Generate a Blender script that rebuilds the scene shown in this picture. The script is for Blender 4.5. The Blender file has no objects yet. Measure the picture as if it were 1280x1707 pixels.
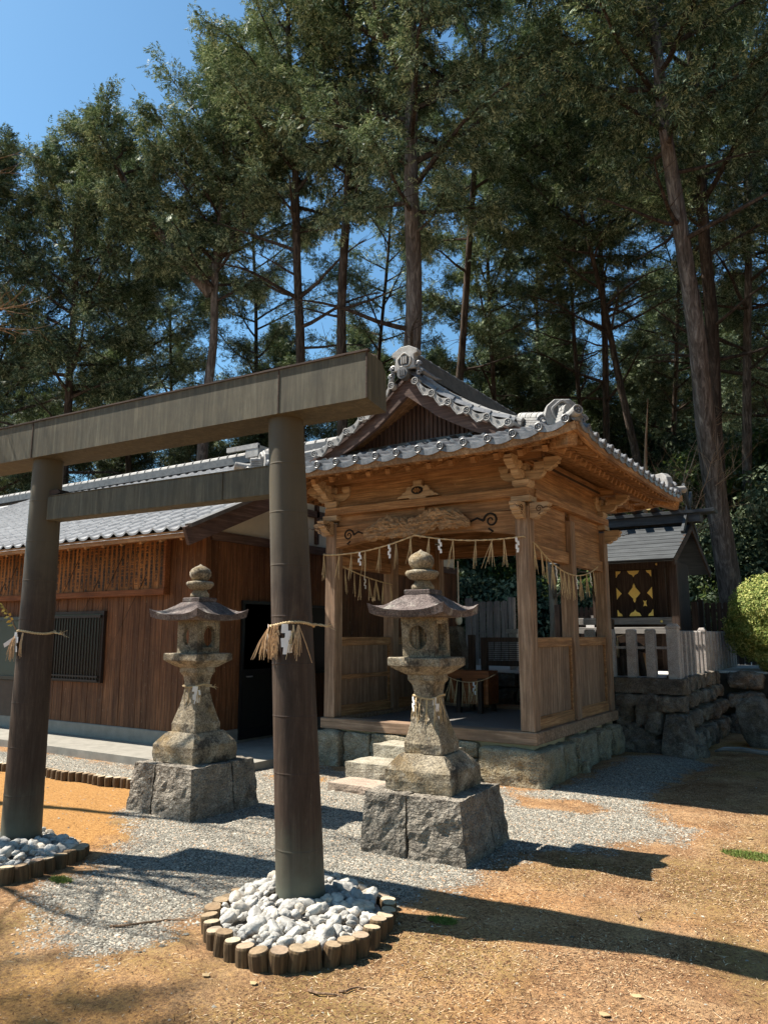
import bpy, math, random
import numpy as np
from mathutils import Vector, Matrix, noise as mn
R=math.radians
sc=bpy.context.scene
COL=sc.collection
# ---------------------------------------------------------------- camera
cam=bpy.data.cameras.new("camera"); camo=bpy.data.objects.new("camera",cam); COL.objects.link(camo)
camo.location=(0,0,1.6); camo.rotation_euler=(R(90+9.3),0,R(33))
cam.sensor_fit='VERTICAL'; cam.sensor_height=34.14; cam.lens=25.0   # 1250/1707*34.14
cam.clip_start=.05; cam.clip_end=600
sc.camera=camo
# ---------------------------------------------------------------- light
w=bpy.data.worlds.new("World"); sc.world=w; w.use_nodes=True
nt=w.node_tree; bg=nt.nodes['Background']
sky=nt.nodes.new('ShaderNodeTexSky'); sky.sky_type='NISHITA'; sky.sun_disc=False
SD=Vector((-.72,-.215,1.0)).normalized()
sky.sun_elevation=math.asin(SD.z); sky.sun_rotation=math.atan2(SD.x,SD.y)
sky.air_density=1.0; sky.dust_density=.6; sky.ozone_density=1.0
tint=nt.nodes.new('ShaderNodeMix'); tint.data_type='RGBA'; tint.blend_type='MULTIPLY'; tint.inputs[0].default_value=1; tint.inputs[7].default_value=(.68,1.0,1.07,1)
nt.links.new(sky.outputs[0],tint.inputs[6]); nt.links.new(tint.outputs[2],bg.inputs[0]); bg.inputs[1].default_value=.072
sl=bpy.data.lights.new("sun",'SUN'); slo=bpy.data.objects.new("sun",sl); COL.objects.link(slo)
sl.energy=5.0; sl.angle=R(.5); sl.color=(1,.93,.82)
slo.rotation_euler=SD.to_track_quat('Z','Y').to_euler(); slo.location=(-20,-8,30)
sc.view_settings.view_transform='Standard'; sc.view_settings.look='None'
sc.view_settings.exposure=1.25; sc.view_settings.gamma=1
sc.cycles.max_bounces=6; sc.cycles.diffuse_bounces=4; sc.cycles.glossy_bounces=2
sc.cycles.transmission_bounces=3; sc.cycles.caustics_reflective=False; sc.cycles.caustics_refractive=False
# ---------------------------------------------------------------- mesh helpers
rnd=random.Random(7)
class MB:
    def __init__(s): s.v=[]; s.f=[]
    def add(s,vs,fs):
        n=len(s.v); s.v+= [tuple(p) for p in vs]; s.f+=[tuple(i+n for i in f) for f in fs]; return s
    def box(s,x0,x1,y0,y1,z0,z1):
        return s.add([(x0,y0,z0),(x1,y0,z0),(x1,y1,z0),(x0,y1,z0),(x0,y0,z1),(x1,y0,z1),(x1,y1,z1),(x0,y1,z1)],
          [(0,3,2,1),(4,5,6,7),(0,1,5,4),(1,2,6,5),(2,3,7,6),(3,0,4,7)])
    def bar(s,a,b,w,h,up=(0,0,1)):
        "box beam from a to b, width w sideways, height h along up"
        a=Vector(a);b=Vector(b);d=(b-a).normalized(); u=Vector(up); sd=d.cross(u).normalized(); u=sd.cross(d)
        P=[]
        for c in (a,b):
            for i,j in ((-1,-1),(1,-1),(1,1),(-1,1)): P.append(c+sd*(i*w/2)+u*(j*h/2))
        return s.add(P,[(0,1,2,3),(7,6,5,4),(0,4,5,1),(1,5,6,2),(2,6,7,3),(3,7,4,0)])
    def tube(s,pts,rad,n=8,cap=True,tw=0,jit=0):
        pts=[Vector(p) for p in pts]; k=len(pts)
        if not hasattr(rad,'__len__'): rad=[rad]*k
        base=len(s.v); up=Vector((0,0,1)); prev=None
        for i,p in enumerate(pts):
            d=(pts[min(i+1,k-1)]-pts[max(i-1,0)]).normalized()
            if prev is None:
                r=d.cross(up) if abs(d.z)<.95 else d.cross(Vector((1,0,0)))
            else: r=prev-d*prev.dot(d)
            if r.length<1e-6: r=d.orthogonal()
            r.normalize(); prev=r; q=d.cross(r)
            for j in range(n):
                a=2*math.pi*j/n+tw*i; rr=rad[i]*(1+jit*(rnd.random()-.5))
                s.v.append(tuple(p+(r*math.cos(a)+q*math.sin(a))*rr))
        for i in range(k-1):
            for j in range(n):
                a=base+i*n+j; b=base+i*n+(j+1)%n
                s.f.append((a,b,b+n,a+n))
        if cap:
            s.f.append(tuple(base+j for j in range(n))[::-1]); s.f.append(tuple(base+(k-1)*n+j for j in range(n)))
        return s
    def prism(s,poly,o,u,v,n,t):
        "2-d outline poly placed at o along u,v and extruded by t along n"
        o=Vector(o);u=Vector(u);v=Vector(v);n=Vector(n); k=len(poly)
        P=[o+u*a+v*b for a,b in poly]; P+= [p+n*t for p in P]
        F=[tuple(range(k))[::-1],tuple(range(k,2*k))]+[(i,(i+1)%k,(i+1)%k+k,i+k) for i in range(k)]
        return s.add(P,F)
    def lathe(s,prof,c,n=20,sq=0):
        base=len(s.v); c=Vector(c)
        for r,z in prof:
            for j in range(n):
                a=2*math.pi*j/n
                s.v.append((c.x+r*math.cos(a),c.y+r*math.sin(a),c.z+z))
        for i in range(len(prof)-1):
            for j in range(n):
                a=base+i*n+j;b=base+i*n+(j+1)%n; s.f.append((a,b,b+n,a+n))
        s.f.append(tuple(base+j for j in range(n))[::-1]); s.f.append(tuple(base+(len(prof)-1)*n+j for j in range(n)))
        return s
    def disc(s,c,nrm,r,t,n=16):
        c=Vector(c); nrm=Vector(nrm).normalized()
        return s.tube([c,c+nrm*t],r,n)
    def loft(s,rings,cap=True):
        base=len(s.v); n=len(rings[0])
        for r in rings: s.v+=[tuple(p) for p in r]
        for i in range(len(rings)-1):
            for j in range(n):
                a=base+i*n+j;b=base+i*n+(j+1)%n; s.f.append((a,b,b+n,a+n))
        if cap:
            s.f.append(tuple(base+j for j in range(n))[::-1]); s.f.append(tuple(base+(len(rings)-1)*n+j for j in range(n)))
        return s
    def rough(s,corners,n=7,amp=.02,sc_=3.,seed=0,rnd_=.12,sub=None):
        "rounded rough stone from 8 corners (order of box())"
        C=[Vector(c) for c in corners]; off=Vector((seed*3.7,seed*1.3,seed*7.1))
        ctr=sum(C,Vector())/8
        def tri(a,b,c): 
            p=C[0].lerp(C[1],a).lerp(C[3].lerp(C[2],a),b); q=C[4].lerp(C[5],a).lerp(C[7].lerp(C[6],a),b)
            return p.lerp(q,c)
        idx={}; V=[];F=[]
        def vid(i,j,k):
            key=(i,j,k)
            if key not in idx:
                a,b,c=i/n,j/n,k/n
                # round corners by pulling towards a sphere-ish
                x,y,z=2*a-1,2*b-1,2*c-1
                sx=x*math.sqrt(max(0,1-y*y/2-z*z/2+y*y*z*z/3)); sy=y*math.sqrt(max(0,1-x*x/2-z*z/2+x*x*z*z/3)); sz=z*math.sqrt(max(0,1-x*x/2-y*y/2+x*x*y*y/3))
                x+= (sx-x)*rnd_; y+=(sy-y)*rnd_; z+=(sz-z)*rnd_
                p=tri((x+1)/2,(y+1)/2,(z+1)/2)
                d=(p-ctr).normalized()
                nn=mn.noise((p+off)*sc_)+.5*mn.noise((p+off)*sc_*2.3)+.3*mn.noise((p+off)*sc_*6)
                idx[key]=len(V); V.append(p+d*nn*amp)
            return idx[key]
        for i in range(n):
            for j in range(n):
                F+=[(vid(i,j,0),vid(i,j+1,0),vid(i+1,j+1,0),vid(i+1,j,0)),(vid(i,j,n),vid(i+1,j,n),vid(i+1,j+1,n),vid(i,j+1,n)),
                    (vid(i,0,j),vid(i+1,0,j),vid(i+1,0,j+1),vid(i,0,j+1)),(vid(i,n,j),vid(i,n,j+1),vid(i+1,n,j+1),vid(i+1,n,j)),
                    (vid(0,i,j),vid(0,i,j+1),vid(0,i+1,j+1),vid(0,i+1,j)),(vid(n,i,j),vid(n,i+1,j),vid(n,i+1,j+1),vid(n,i,j+1))]
        return s.add(V,F)
def bxc(x0,x1,y0,y1,z0,z1):
    return [(x0,y0,z0),(x1,y0,z0),(x1,y1,z0),(x0,y1,z0),(x0,y0,z1),(x1,y0,z1),(x1,y1,z1),(x0,y1,z1)]
def raw(name,V,F,mat,parent=None,wl=None):
    "numpy triangles -> object"
    me=bpy.data.meshes.new(name); V=np.asarray(V,np.float32); F=np.asarray(F,np.int32)
    k=F.shape[1]; me.vertices.add(len(V)); me.vertices.foreach_set('co',V.ravel())
    me.loops.add(F.size); me.loops.foreach_set('vertex_index',F.ravel())
    me.polygons.add(len(F)); me.polygons.foreach_set('loop_start',np.arange(0,F.size,k,dtype=np.int32)); me.polygons.foreach_set('loop_total',np.full(len(F),k,np.int32))
    me.update(calc_edges=True)
    if mat: me.materials.append(mat)
    o=bpy.data.objects.new(name,me); COL.objects.link(o)
    if parent: o.parent=parent
    return o
WL={}
def tag(o,label=None,cat=None,group=None,kind=None):
    if label: o['label']=label
    if cat: o['category']=cat
    if group: o['group']=group
    if kind: o['kind']=kind
    return o
def thing(name,loc,label,cat,group=None):
    o=bpy.data.objects.new(name,None); COL.objects.link(o); o.location=loc; o.empty_display_size=.1
    WL[o.name]=Vector(loc); return tag(o,label,cat,group)
def pieces(mb):
    pr=list(range(len(mb.v)))
    def fd(i):
        while pr[i]!=i: pr[i]=pr[pr[i]]; i=pr[i]
        return i
    for f in mb.f:
        a=fd(f[0])
        for j in f[1:]: pr[fd(j)]=a
    G={}
    for f in mb.f: G.setdefault(fd(f[0]),[]).append(f)
    out=[]
    for fs in G.values():
        m=MB(); ix={}
        for f in fs:
            for i in f:
                if i not in ix: ix[i]=len(m.v); m.v.append(mb.v[i])
            m.f.append(tuple(ix[i] for i in f))
        out.append(m)
    return out
def parts(name,mb,mat,parent,**k):
    for m in pieces(mb): o=part(name,m,mat,parent,**k)
    return o
def part(name,mb,mat,parent,bevel=0,smooth=False,label=None,loc=None):
    off=WL[parent.name] if parent else Vector(loc or (0,0,0))
    me=bpy.data.meshes.new(name); me.from_pydata([(a-off.x,b-off.y,c-off.z) for a,b,c in mb.v],[],mb.f); me.update()
    me.materials.append(mat)
    if smooth: me.polygons.foreach_set('use_smooth',[True]*len(me.polygons))
    o=bpy.data.objects.new(name,me); COL.objects.link(o)
    if parent: o.parent=parent
    else: o.location=off
    WL[o.name]=off
    if bevel:
        m=o.modifiers.new('bevel','BEVEL'); m.width=bevel; m.segments=1; m.limit_method='ANGLE'; m.angle_limit=R(40)
    if label: o['label']=label
    return o
def solo(name,mb,mat,label,cat,loc,group=None,bevel=0,smooth=False,kind=None):
    return tag(part(name,mb,mat,None,bevel,smooth,loc=loc),label,cat,group,kind)
def structure(name,mb,mat,smooth=False):
    return tag(part(name,mb,mat,None,0,smooth),kind='structure')
def copytree(o,parent=None):
    c=o.copy(); COL.objects.link(c)
    if parent is not None: c.parent=parent; c.matrix_parent_inverse=Matrix()
    for ch in list(o.children): copytree(ch,c)
    return c
# ---------------------------------------------------------------- materials
class NT:
    def __init__(s,name,rough=.8,spec=.3):
        m=bpy.data.materials.new(name); m.use_nodes=True; s.m=m; s.t=m.node_tree; s.b=s.t.nodes['Principled BSDF']
        s.b.inputs['Roughness'].default_value=rough; s.b.inputs['Specular IOR Level'].default_value=spec
        s.co=s.t.nodes.new('ShaderNodeTexCoord').outputs['Object']
    def n(s,ty,**k):
        x=s.t.nodes.new(ty)
        for a,b in k.items(): setattr(x,a,b)
        return x
    def L(s,a,b): s.t.links.new(a,b)
    def map(s,scale,src=None,loc=(0,0,0)):
        m=s.n('ShaderNodeMapping'); s.L(src or s.co,m.inputs[0]); m.inputs['Scale'].default_value=scale; m.inputs['Location'].default_value=loc; return m.outputs[0]
    def noise(s,vec,scale,detail=4,rough=.6,dist=0):
        x=s.n('ShaderNodeTexNoise'); s.L(vec,x.inputs['Vector']); x.inputs['Scale'].default_value=scale; x.inputs['Detail'].default_value=detail
        x.inputs['Roughness'].default_value=rough; x.inputs['Distortion'].default_value=dist; return x.outputs['Fac']
    def vor(s,vec,scale,out='Distance',feat='F1'):
        x=s.n('ShaderNodeTexVoronoi',feature=feat); s.L(vec,x.inputs['Vector']); x.inputs['Scale'].default_value=scale; return x.outputs[out]
    def ramp(s,fac,stops):
        x=s.n('ShaderNodeValToRGB'); s.L(fac,x.inputs[0]); e=x.color_ramp.elements
        e[0].position,e[0].color=stops[0][0],(*stops[0][1],1)
        e[1].position,e[1].color=stops[-1][0],(*stops[-1][1],1)
        for p,c in stops[1:-1]: q=e.new(p); q.color=(*c,1)
        return x.outputs[0]
    def mix(s,fac,a,b,ty='MIX'):
        x=s.n('ShaderNodeMix',data_type='RGBA',blend_type=ty)
        if isinstance(fac,(int,float)): x.inputs[0].default_value=fac
        else: s.L(fac,x.inputs[0])
        for i,c in ((6,a),(7,b)):
            if isinstance(c,tuple): x.inputs[i].default_value=(*c,1)
            else: s.L(c,x.inputs[i])
        return x.outputs[2]
    def math(s,op,a,b=None,c=None):
        x=s.n('ShaderNodeMath',operation=op)
        for i,v in enumerate((a,b,c)):
            if v is None: continue
            if isinstance(v,(int,float)): x.inputs[i].default_value=v
            else: s.L(v,x.inputs[i])
        return x.outputs[0]
    def sstep(s,x_,a,b):
        x=s.n('ShaderNodeMapRange',interpolation_type='SMOOTHSTEP'); s.L(x_,x.inputs[0]); x.inputs[1].default_value=a; x.inputs[2].default_value=b; return x.outputs[0]
    def col(s,c): s.L(c,s.b.inputs['Base Color'])
    def bump(s,h,st=.5,dist=.01,prev=None):
        x=s.n('ShaderNodeBump'); s.L(h,x.inputs['Height']); x.inputs['Strength'].default_value=st; x.inputs['Distance'].default_value=dist
        if prev: s.L(prev,x.inputs['Normal'])
        s.L(x.outputs[0],s.b.inputs['Normal']); return x.outputs[0]
    def island(s): return s.n('ShaderNodeNewGeometry').outputs['Random Per Island']
def m_wood(name,dark,mid,light,ax,fl=.5,rough=.75,scale=1.,island=.5,worn=0.):
    m=NT(name,rough,.25); k=[14*scale]*3; k[ax]=.9*scale; v=m.map(k); f=m.noise(v,1.6,6,.65,.6)
    k2=[60*scale]*3; k2[ax]=2.2*scale; g=m.noise(m.map(k2),1.,3,.6)
    c=m.ramp(f,[(.28,dark),(.5,mid),(.75,light)])
    c=m.mix(m.sstep(g,.35,.75),c,tuple(x*.55 for x in mid),'MIX') if fl else c
    bl=m.noise(m.map([2.2]*3),1.,4,.7); c=m.mix(.45,c,m.ramp(bl,[(.3,(.45,.42,.4)),(.7,(1.35,1.3,1.2))]),'MULTIPLY')
    if island:
        c=m.mix(island,c,m.ramp(m.island(),[(0,(.55,.5,.48)),(1,(1.35,1.3,1.25))]),'MULTIPLY')
    if worn:
        sp=m.noise(m.map([40,40,40] if ax!=2 else [50,50,9]),1.,5,.75); c=m.mix(m.math('MULTIPLY',m.sstep(sp,.62,.72),worn),c,(.6,.5,.38))
    m.col(c); m.bump(m.math('ADD',f,m.math('MULTIPLY',g,.5)),.35,.006); return m.m
X_,Y_,Z_=0,1,2
WOOD=[m_wood('weathered_cypress',(.14,.068,.03),(.36,.20,.095),(.60,.385,.205),a,worn=.6) for a in range(3)]
PALE=[m_wood('greyed_cypress',(.12,.075,.05),(.28,.19,.13),(.48,.36,.26),a,worn=.4) for a in range(3)]
CEDAR=m_wood('red_cedar_boards',(.065,.026,.012),(.15,.066,.030),(.26,.13,.065),2,worn=.5,island=.6)
CEDARX=m_wood('red_cedar_trim',(.10,.035,.014),(.19,.07,.028),(.28,.12,.05),0,island=.3)
PLAQ=m_wood('name_board_wood',(.20,.085,.03),(.33,.15,.055),(.42,.21,.09),2,island=.7)
DARKW=[m_wood('dark_aged_wood',(.03,.018,.013),(.065,.042,.032),(.11,.078,.06),a,island=.3) for a in range(3)]
GREYW=[m_wood('silver_grey_wood',(.16,.15,.145),(.26,.25,.245),(.4,.385,.37),a,island=.5) for a in range(3)]
PURP=[m_wood('dark_barge_wood',(.06,.038,.032),(.11,.07,.06),(.19,.135,.115),a,island=.2) for a in range(3)]
BOXW=m_wood('varnished_box_wood',(.16,.05,.015),(.30,.10,.03),(.40,.16,.05),0,rough=.45,island=.2)
def m_plain(name,c,rough=.7,spec=.3,metal=0,var=.25,scale=6,bump=.1):
    m=NT(name,rough,spec); f=m.noise(m.map([scale]*3),1.,5,.7)
    m.col(m.ramp(f,[(.25,tuple(x*(1-var) for x in c)),(.75,tuple(min(1,x*(1+var)) for x in c))])); m.b.inputs['Metallic'].default_value=metal
    m.bump(f,bump,.01); return m.m
PLASTER=m_plain('cream_plaster',(.62,.57,.47),.9,var=.06)
BLACK=m_plain('black_metal_frame',(.012,.012,.013),.4)
PAPER=m_plain('white_paper',(.82,.8,.78),.9,var=.05)
CONC=m_plain('grey_concrete',(.25,.235,.205),.95,.1,var=.22,scale=5,bump=.35)
BEIGE=m_plain('beige_mortar',(.42,.35,.22),.95,.1,var=.15,scale=7,bump=.3)
GOLD=m_plain('gilt_metal',(.86,.62,.20),.35,.5,.85,var=.1,scale=40)
GOLDW=m_plain('yellow_painted_end',(.72,.52,.20),.6)
def m_glass():
    m=NT('dark_window_glass',.25,.2); m.b.inputs['Base Color'].default_value=(.012,.016,.015,1); return m.m
GLASS=m_glass()
GREENP=m_plain('dull_green_shade',(.05,.065,.05),.6,var=.1)
def m_stone(name,a,b,c,spk=90,lich=(.55,.53,.46),la=.35,st=.7,chis=0.,rust=0.,dk=.5,big=5):
    m=NT(name,.92,.15); v=m.map([1]*3)
    f=m.noise(v,big,8,.72); f2=m.noise(v,38,4,.75); sp=m.noise(v,spk,2,.8)
    c0=m.ramp(f,[(.3,a),(.5,b),(.72,c)])
    c0=m.mix(.75,c0,m.ramp(sp,[(.36,(.35,.33,.32)),(.5,(1,1,1)),(.66,(1.6,1.55,1.45))]),'MULTIPLY')
    lm=m.noise(m.map([1]*3,loc=(3,8,1)),7,6,.75,.4); c0=m.mix(m.math('MULTIPLY',m.sstep(lm,.55,.63),la),c0,lich)
    dm=m.noise(m.map([1]*3,loc=(9,2,5)),4.5,7,.8); c0=m.mix(m.math('MULTIPLY',m.sstep(dm,.51,.62),dk),c0,(.035,.03,.028))
    if rust: rm=m.noise(m.map([1]*3,loc=(1,5,15)),3,6,.7); c0=m.mix(m.math('MULTIPLY',m.sstep(rm,.5,.65),rust),c0,(.38,.24,.08))
    m.col(c0)
    h=m.math('ADD',f2,m.math('MULTIPLY',sp,.35))
    b1=m.bump(h,st,.012)
    if chis:
        cv=m.noise(m.map([1.0,1.0,1.6]),17,4,.55,1.2); m.bump(cv,chis,.05,b1)
    return m.m
GRAN=m_stone('lantern_granite',(.115,.095,.072),(.255,.215,.155),(.43,.375,.29),rust=.3,la=.35,dk=.75,spk=75,st=1.)
ROOFST=m_stone('lantern_cap_stone',(.065,.052,.05),(.135,.108,.102),(.27,.23,.215),la=.3,dk=.6,st=1.)
BLOCK=m_stone('chiselled_base_stone',(.135,.118,.098),(.25,.222,.185),(.39,.35,.295),chis=1.,la=.2,dk=.5)
FOUND=m_stone('foundation_boulder_stone',(.20,.17,.12),(.31,.275,.20),(.42,.38,.28),chis=.9,la=.35,rust=.35,dk=.4)
RUBB=m_stone('rubble_wall_stone',(.05,.042,.035),(.135,.115,.095),(.27,.24,.20),chis=.4,la=.3,dk=.6,rust=.12,lich=(.33,.31,.28),big=3)
STEPS=m_stone('step_stone',(.24,.215,.165),(.34,.31,.245),(.45,.42,.35),chis=.3,la=.3,dk=.1)
REDST=m_stone('reddish_step_stone',(.26,.20,.16),(.38,.30,.24),(.45,.38,.30),la=.2,dk=.1)
POSTST=m_stone('pink_granite_post',(.30,.27,.25),(.40,.365,.345),(.52,.48,.455),spk=140,la=.0,dk=.12,st=.3)
def m_white():
    m=NT('white_quartz_stone',.85,.2); v=m.map([1]*3); f=m.noise(v,22,5,.7)
    oi=m.n('ShaderNodeObjectInfo').outputs['Random']
    c=m.ramp(f,[(.3,(.17,.16,.145)),(.46,(.42,.405,.375)),(.7,(.62,.605,.57))])
    c=m.mix(.6,c,m.ramp(oi,[(0,(.5,.49,.48)),(.35,(.85,.84,.82)),(.7,(1.03,1.02,.98)),(.8,(.95,.8,.62)),(1,(1.15,1.15,1.12))]),'MULTIPLY')
    m.col(c); m.bump(m.noise(v,40,4,.7),.6,.01); return m.m
WHITE=m_white()
def m_tile(name,a,b,rough=.5):
    m=NT(name,rough,.5); v=m.map([1]*3); f=m.noise(v,9,5,.7); g=m.noise(v,70,3,.7)
    c=m.ramp(f,[(.3,a),(.7,b)]); c=m.mix(.4,c,m.ramp(g,[(.35,(.6,.6,.6)),(.65,(1.3,1.3,1.3))]),'MULTIPLY')
    pv=m.vor(m.map([3.5,3.6,.01]),1.,'Color'); s_=m.n('ShaderNodeSeparateColor'); m.L(pv,s_.inputs[0])
    c=m.mix(.35,c,m.ramp(s_.outputs[0],[(0,(.7,.7,.72)),(1,(1.25,1.25,1.25))]),'MULTIPLY')
    m.col(c); m.bump(g,.25,.004); return m.m
TILE=m_tile('smoked_roof_tile',(.085,.088,.095),(.25,.255,.265),.38)
TILE2=m_tile('office_roof_tile',(.16,.165,.175),(.34,.345,.355),.5)
TILED=m_tile('ridge_tile',(.05,.05,.053),(.13,.13,.13))
TILEL=m_tile('pale_edge_tile',(.19,.185,.18),(.42,.41,.39),.7)  # paler tile tone for ridges, verge and end tiles
def m_copper(name,a,b,c,pat,low=None):
    m=NT(name,.5,.22)
    f=m.noise(m.map([20,20,1.6]),1.,8,.8,.5); g=m.noise(m.map([1]*3),5,5,.7)
    c0=m.ramp(f,[(.3,a),(.52,b),(.72,c)]); c0=m.mix(.5,c0,m.ramp(g,[(.3,(.6,.58,.55)),(.7,(1.35,1.3,1.25))]),'MULTIPLY')
    st=m.noise(m.map([60,60,.55],loc=(3,1,2)),1.,5,.8); c0=m.mix(m.math('MULTIPLY',m.sstep(st,.66,.76),.6),c0,pat)
    if low:
        sp=m.n('ShaderNodeSeparateXYZ'); m.L(m.co,sp.inputs[0]); z=m.math('ADD',sp.outputs[2],m.math('MULTIPLY',g,.5))
        c0=m.mix(m.math('SUBTRACT',1.,m.sstep(z,.2,.85)),c0,low)
        c0=m.mix(m.math('MULTIPLY',m.sstep(z,1.9,2.8),.8),c0,(.105,.09,.062))
    m.col(c0); r=m.n('ShaderNodeMapRange'); m.L(g,r.inputs[0]); r.inputs[3].default_value=.42; r.inputs[4].default_value=.7; m.L(r.outputs[0],m.b.inputs['Roughness'])
    m.bump(m.noise(m.map([9,9,2.5]),1.,3,.5),.25,.01); return m.m
COPB=m_copper('patinated_copper_beam',(.05,.043,.029),(.095,.085,.058),(.165,.155,.112),(.5,.55,.47))
COPP=m_copper('brown_copper_sheet',(.024,.015,.011),(.052,.034,.025),(.10,.075,.057),(.33,.33,.29),low=(.115,.12,.09))
def m_bark(name,a,b,c,sx=9):
    m=NT(name,.95,.1); v=m.map([sx,sx,.8]); f=m.noise(v,1.5,6,.7,.7); c0=m.ramp(f,[(.32,a),(.5,b),(.68,c)])
    g=m.noise(m.map([.5,.5,.25]),1.,3); c0=m.mix(.5,c0,m.ramp(g,[(.35,(.7,.55,.45)),(.65,(1.3,1.3,1.3))]),'MULTIPLY')
    m.col(c0); m.bump(f,1.,.06); return m.m
BARK=m_bark('cypress_bark',(.045,.036,.030),(.13,.108,.094),(.29,.255,.225))
BARKD=m_bark('dark_bark',(.022,.017,.014),(.065,.05,.04),(.15,.12,.10))
TWIG=m_bark('bare_twig_bark',(.16,.10,.06),(.34,.23,.15),(.50,.38,.26))
def m_leaf(name,a,b,c,tr=.25,cs=.9,rough=.6):
    m=NT(name,rough,.12); v=m.map([cs]*3); f=m.noise(v,1.,4,.65); isl=m.island()
    oi=m.n('ShaderNodeObjectInfo').outputs['Random']
    fac=m.math('ADD',m.math('MULTIPLY',f,.66),m.math('ADD',m.math('MULTIPLY',isl,.42),m.math('MULTIPLY',oi,.08)))
    c0=m.ramp(fac,[(.35,a),(.58,b),(.82,c)]); m.col(c0)
    t=m.n('ShaderNodeBsdfTranslucent'); m.L(m.mix(.35,c0,(.22,.28,.06),'MIX'),t.inputs[0]); mx=m.n('ShaderNodeMixShader'); mx.inputs[0].default_value=tr
    m.L(m.b.outputs[0],mx.inputs[1]); m.L(t.outputs[0],mx.inputs[2]); m.L(mx.outputs[0],m.t.nodes['Material Output'].inputs[0]); return m.m
LEAF=m_leaf('cypress_foliage',(.020,.038,.022),(.10,.150,.080),(.47,.53,.33),.10,cs=1.6)  # random leaf tones; the extremes put sunlit tips and deep shade into the colour
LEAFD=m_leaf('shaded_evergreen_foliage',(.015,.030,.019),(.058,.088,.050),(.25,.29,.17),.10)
LEAFB=m_leaf('broadleaf_foliage',(.013,.028,.011),(.034,.06,.020),(.11,.14,.042),.3,rough=.35)
LEAFY=m_leaf('clipped_azalea_foliage',(.07,.11,.03),(.24,.31,.08),(.58,.56,.20),.3,cs=4)
STRAW=m_plain('rice_straw',(.56,.43,.25),.85,var=.35,scale=60)
STRAWR=m_plain('reddish_dry_straw',(.52,.35,.20),.85,var=.4,scale=60)
LOGS=m_wood('stake_bark_wood',(.05,.03,.016),(.13,.085,.045),(.26,.18,.09),2,scale=2,island=0)
def m_logtop():
    m=NT('stake_cut_top',.9,.1); oi=m.n('ShaderNodeObjectInfo').outputs['Random']; g=m.noise(m.map([30]*3),1.,4,.7)
    c=m.ramp(oi,[(0,(.22,.15,.09)),(.45,(.34,.26,.17)),(.7,(.55,.46,.32)),(1,(.25,.17,.12))]); m.col(m.mix(.7,c,m.ramp(g,[(.3,(.5,.5,.5)),(.7,(1.4,1.4,1.4))]),'MULTIPLY')); return m.m
LOGTOP=m_logtop()
INK=m_plain('black_ink',(.012,.01,.009),.6)
# ================================================================ GROUND
rng=np.random.default_rng(5)
def hsh(ix,iy,s): 
    h=(ix*374761393+iy*668265263+s*2147483647)&0xffffffff; h=((h^(h>>13))*1274126177)&0xffffffff; return ((h^(h>>16))&0xffff)/65535.
def vnoise(x,y,sc_,s=0,oct=4):
    "value noise on arrays"
    o=np.zeros_like(x); amp=1.;tot=0
    for k in range(oct):
        X=x*sc_*2**k+17.3*k; Y=y*sc_*2**k-9.1*k; ix=np.floor(X).astype(np.int64); iy=np.floor(Y).astype(np.int64); fx=X-ix; fy=Y-iy
        fx=fx*fx*(3-2*fx); fy=fy*fy*(3-2*fy)
        a=hsh(ix,iy,s+k);b=hsh(ix+1,iy,s+k);c=hsh(ix,iy+1,s+k);d=hsh(ix+1,iy+1,s+k)
        o+=amp*((a*(1-fx)+b*fx)*(1-fy)+(c*(1-fx)+d*fx)*fy); tot+=amp; amp*=.55
    return o/tot
def sdist(px,py,poly):
    "signed distance (inside positive) to polygon"
    P=np.array(poly,float); n=len(P); d=np.full(px.shape,1e9); ins=np.zeros(px.shape,bool)
    for i in range(n):
        a=P[i];b=P[(i+1)%n]; e=b-a; t=np.clip(((px-a[0])*e[0]+(py-a[1])*e[1])/(e@e),0,1)
        d=np.minimum(d,np.hypot(px-a[0]-t*e[0],py-a[1]-t*e[1]))
        c=((a[1]>py)!=(b[1]>py))&(px<(b[0]-a[0])*(py-a[1])/(b[1]-a[1]+1e-12)+a[0]); ins^=c
    return np.where(ins,d,-d)
GR=[(-6.05,4.75),(-5.1,4.25),(-4.72,3.4),(-4.62,2.98),(-4.2,2.86),(-3.75,2.78),(-3.35,2.84),(-3.3,3.3),(-2.7,4.05),(-2.5,4.4),(-2.42,4.8),(-2.5,5.5),(-2.0,5.95),(-1.65,6.35),(-1.5,7.0),(-1.95,7.7),(-2.15,8.6),(-2.1,9.8),(-2.1,10.9),(-2.5,10.9),(-2.75,9.6),(-2.95,8.6),(-3.1,7.9),(-3.3,7.6),(-6.3,7.6),(-7.7,8.9),(-7.8,6.5),(-14,6.0),(-14,5.4),(-9.2,5.6),(-7,5.85),(-6.1,5.7)]
SA=[(-14,5.38),(-9.2,5.42),(-7,5.66),(-6.05,5.6),(-6.0,4.8),(-5.3,4.25),(-5.2,3.9),(-5.9,3.75),(-9,3.9),(-14,4.2)]
SB=[(-3.1,6.9),(-2.3,6.95),(-2.05,7.3),(-2.6,7.55),(-3.3,7.45)]
SC=[(-6.2,7.5),(-5.2,7.3),(-5.1,6.5),(-5.6,6.4),(-6.2,6.8)]
SE=[(-6.5,1.5),(-4.7,2.6),(-3.6,2.6),(-2.9,2.9),(-2.3,2.7),(-1.5,1.5)]
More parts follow.
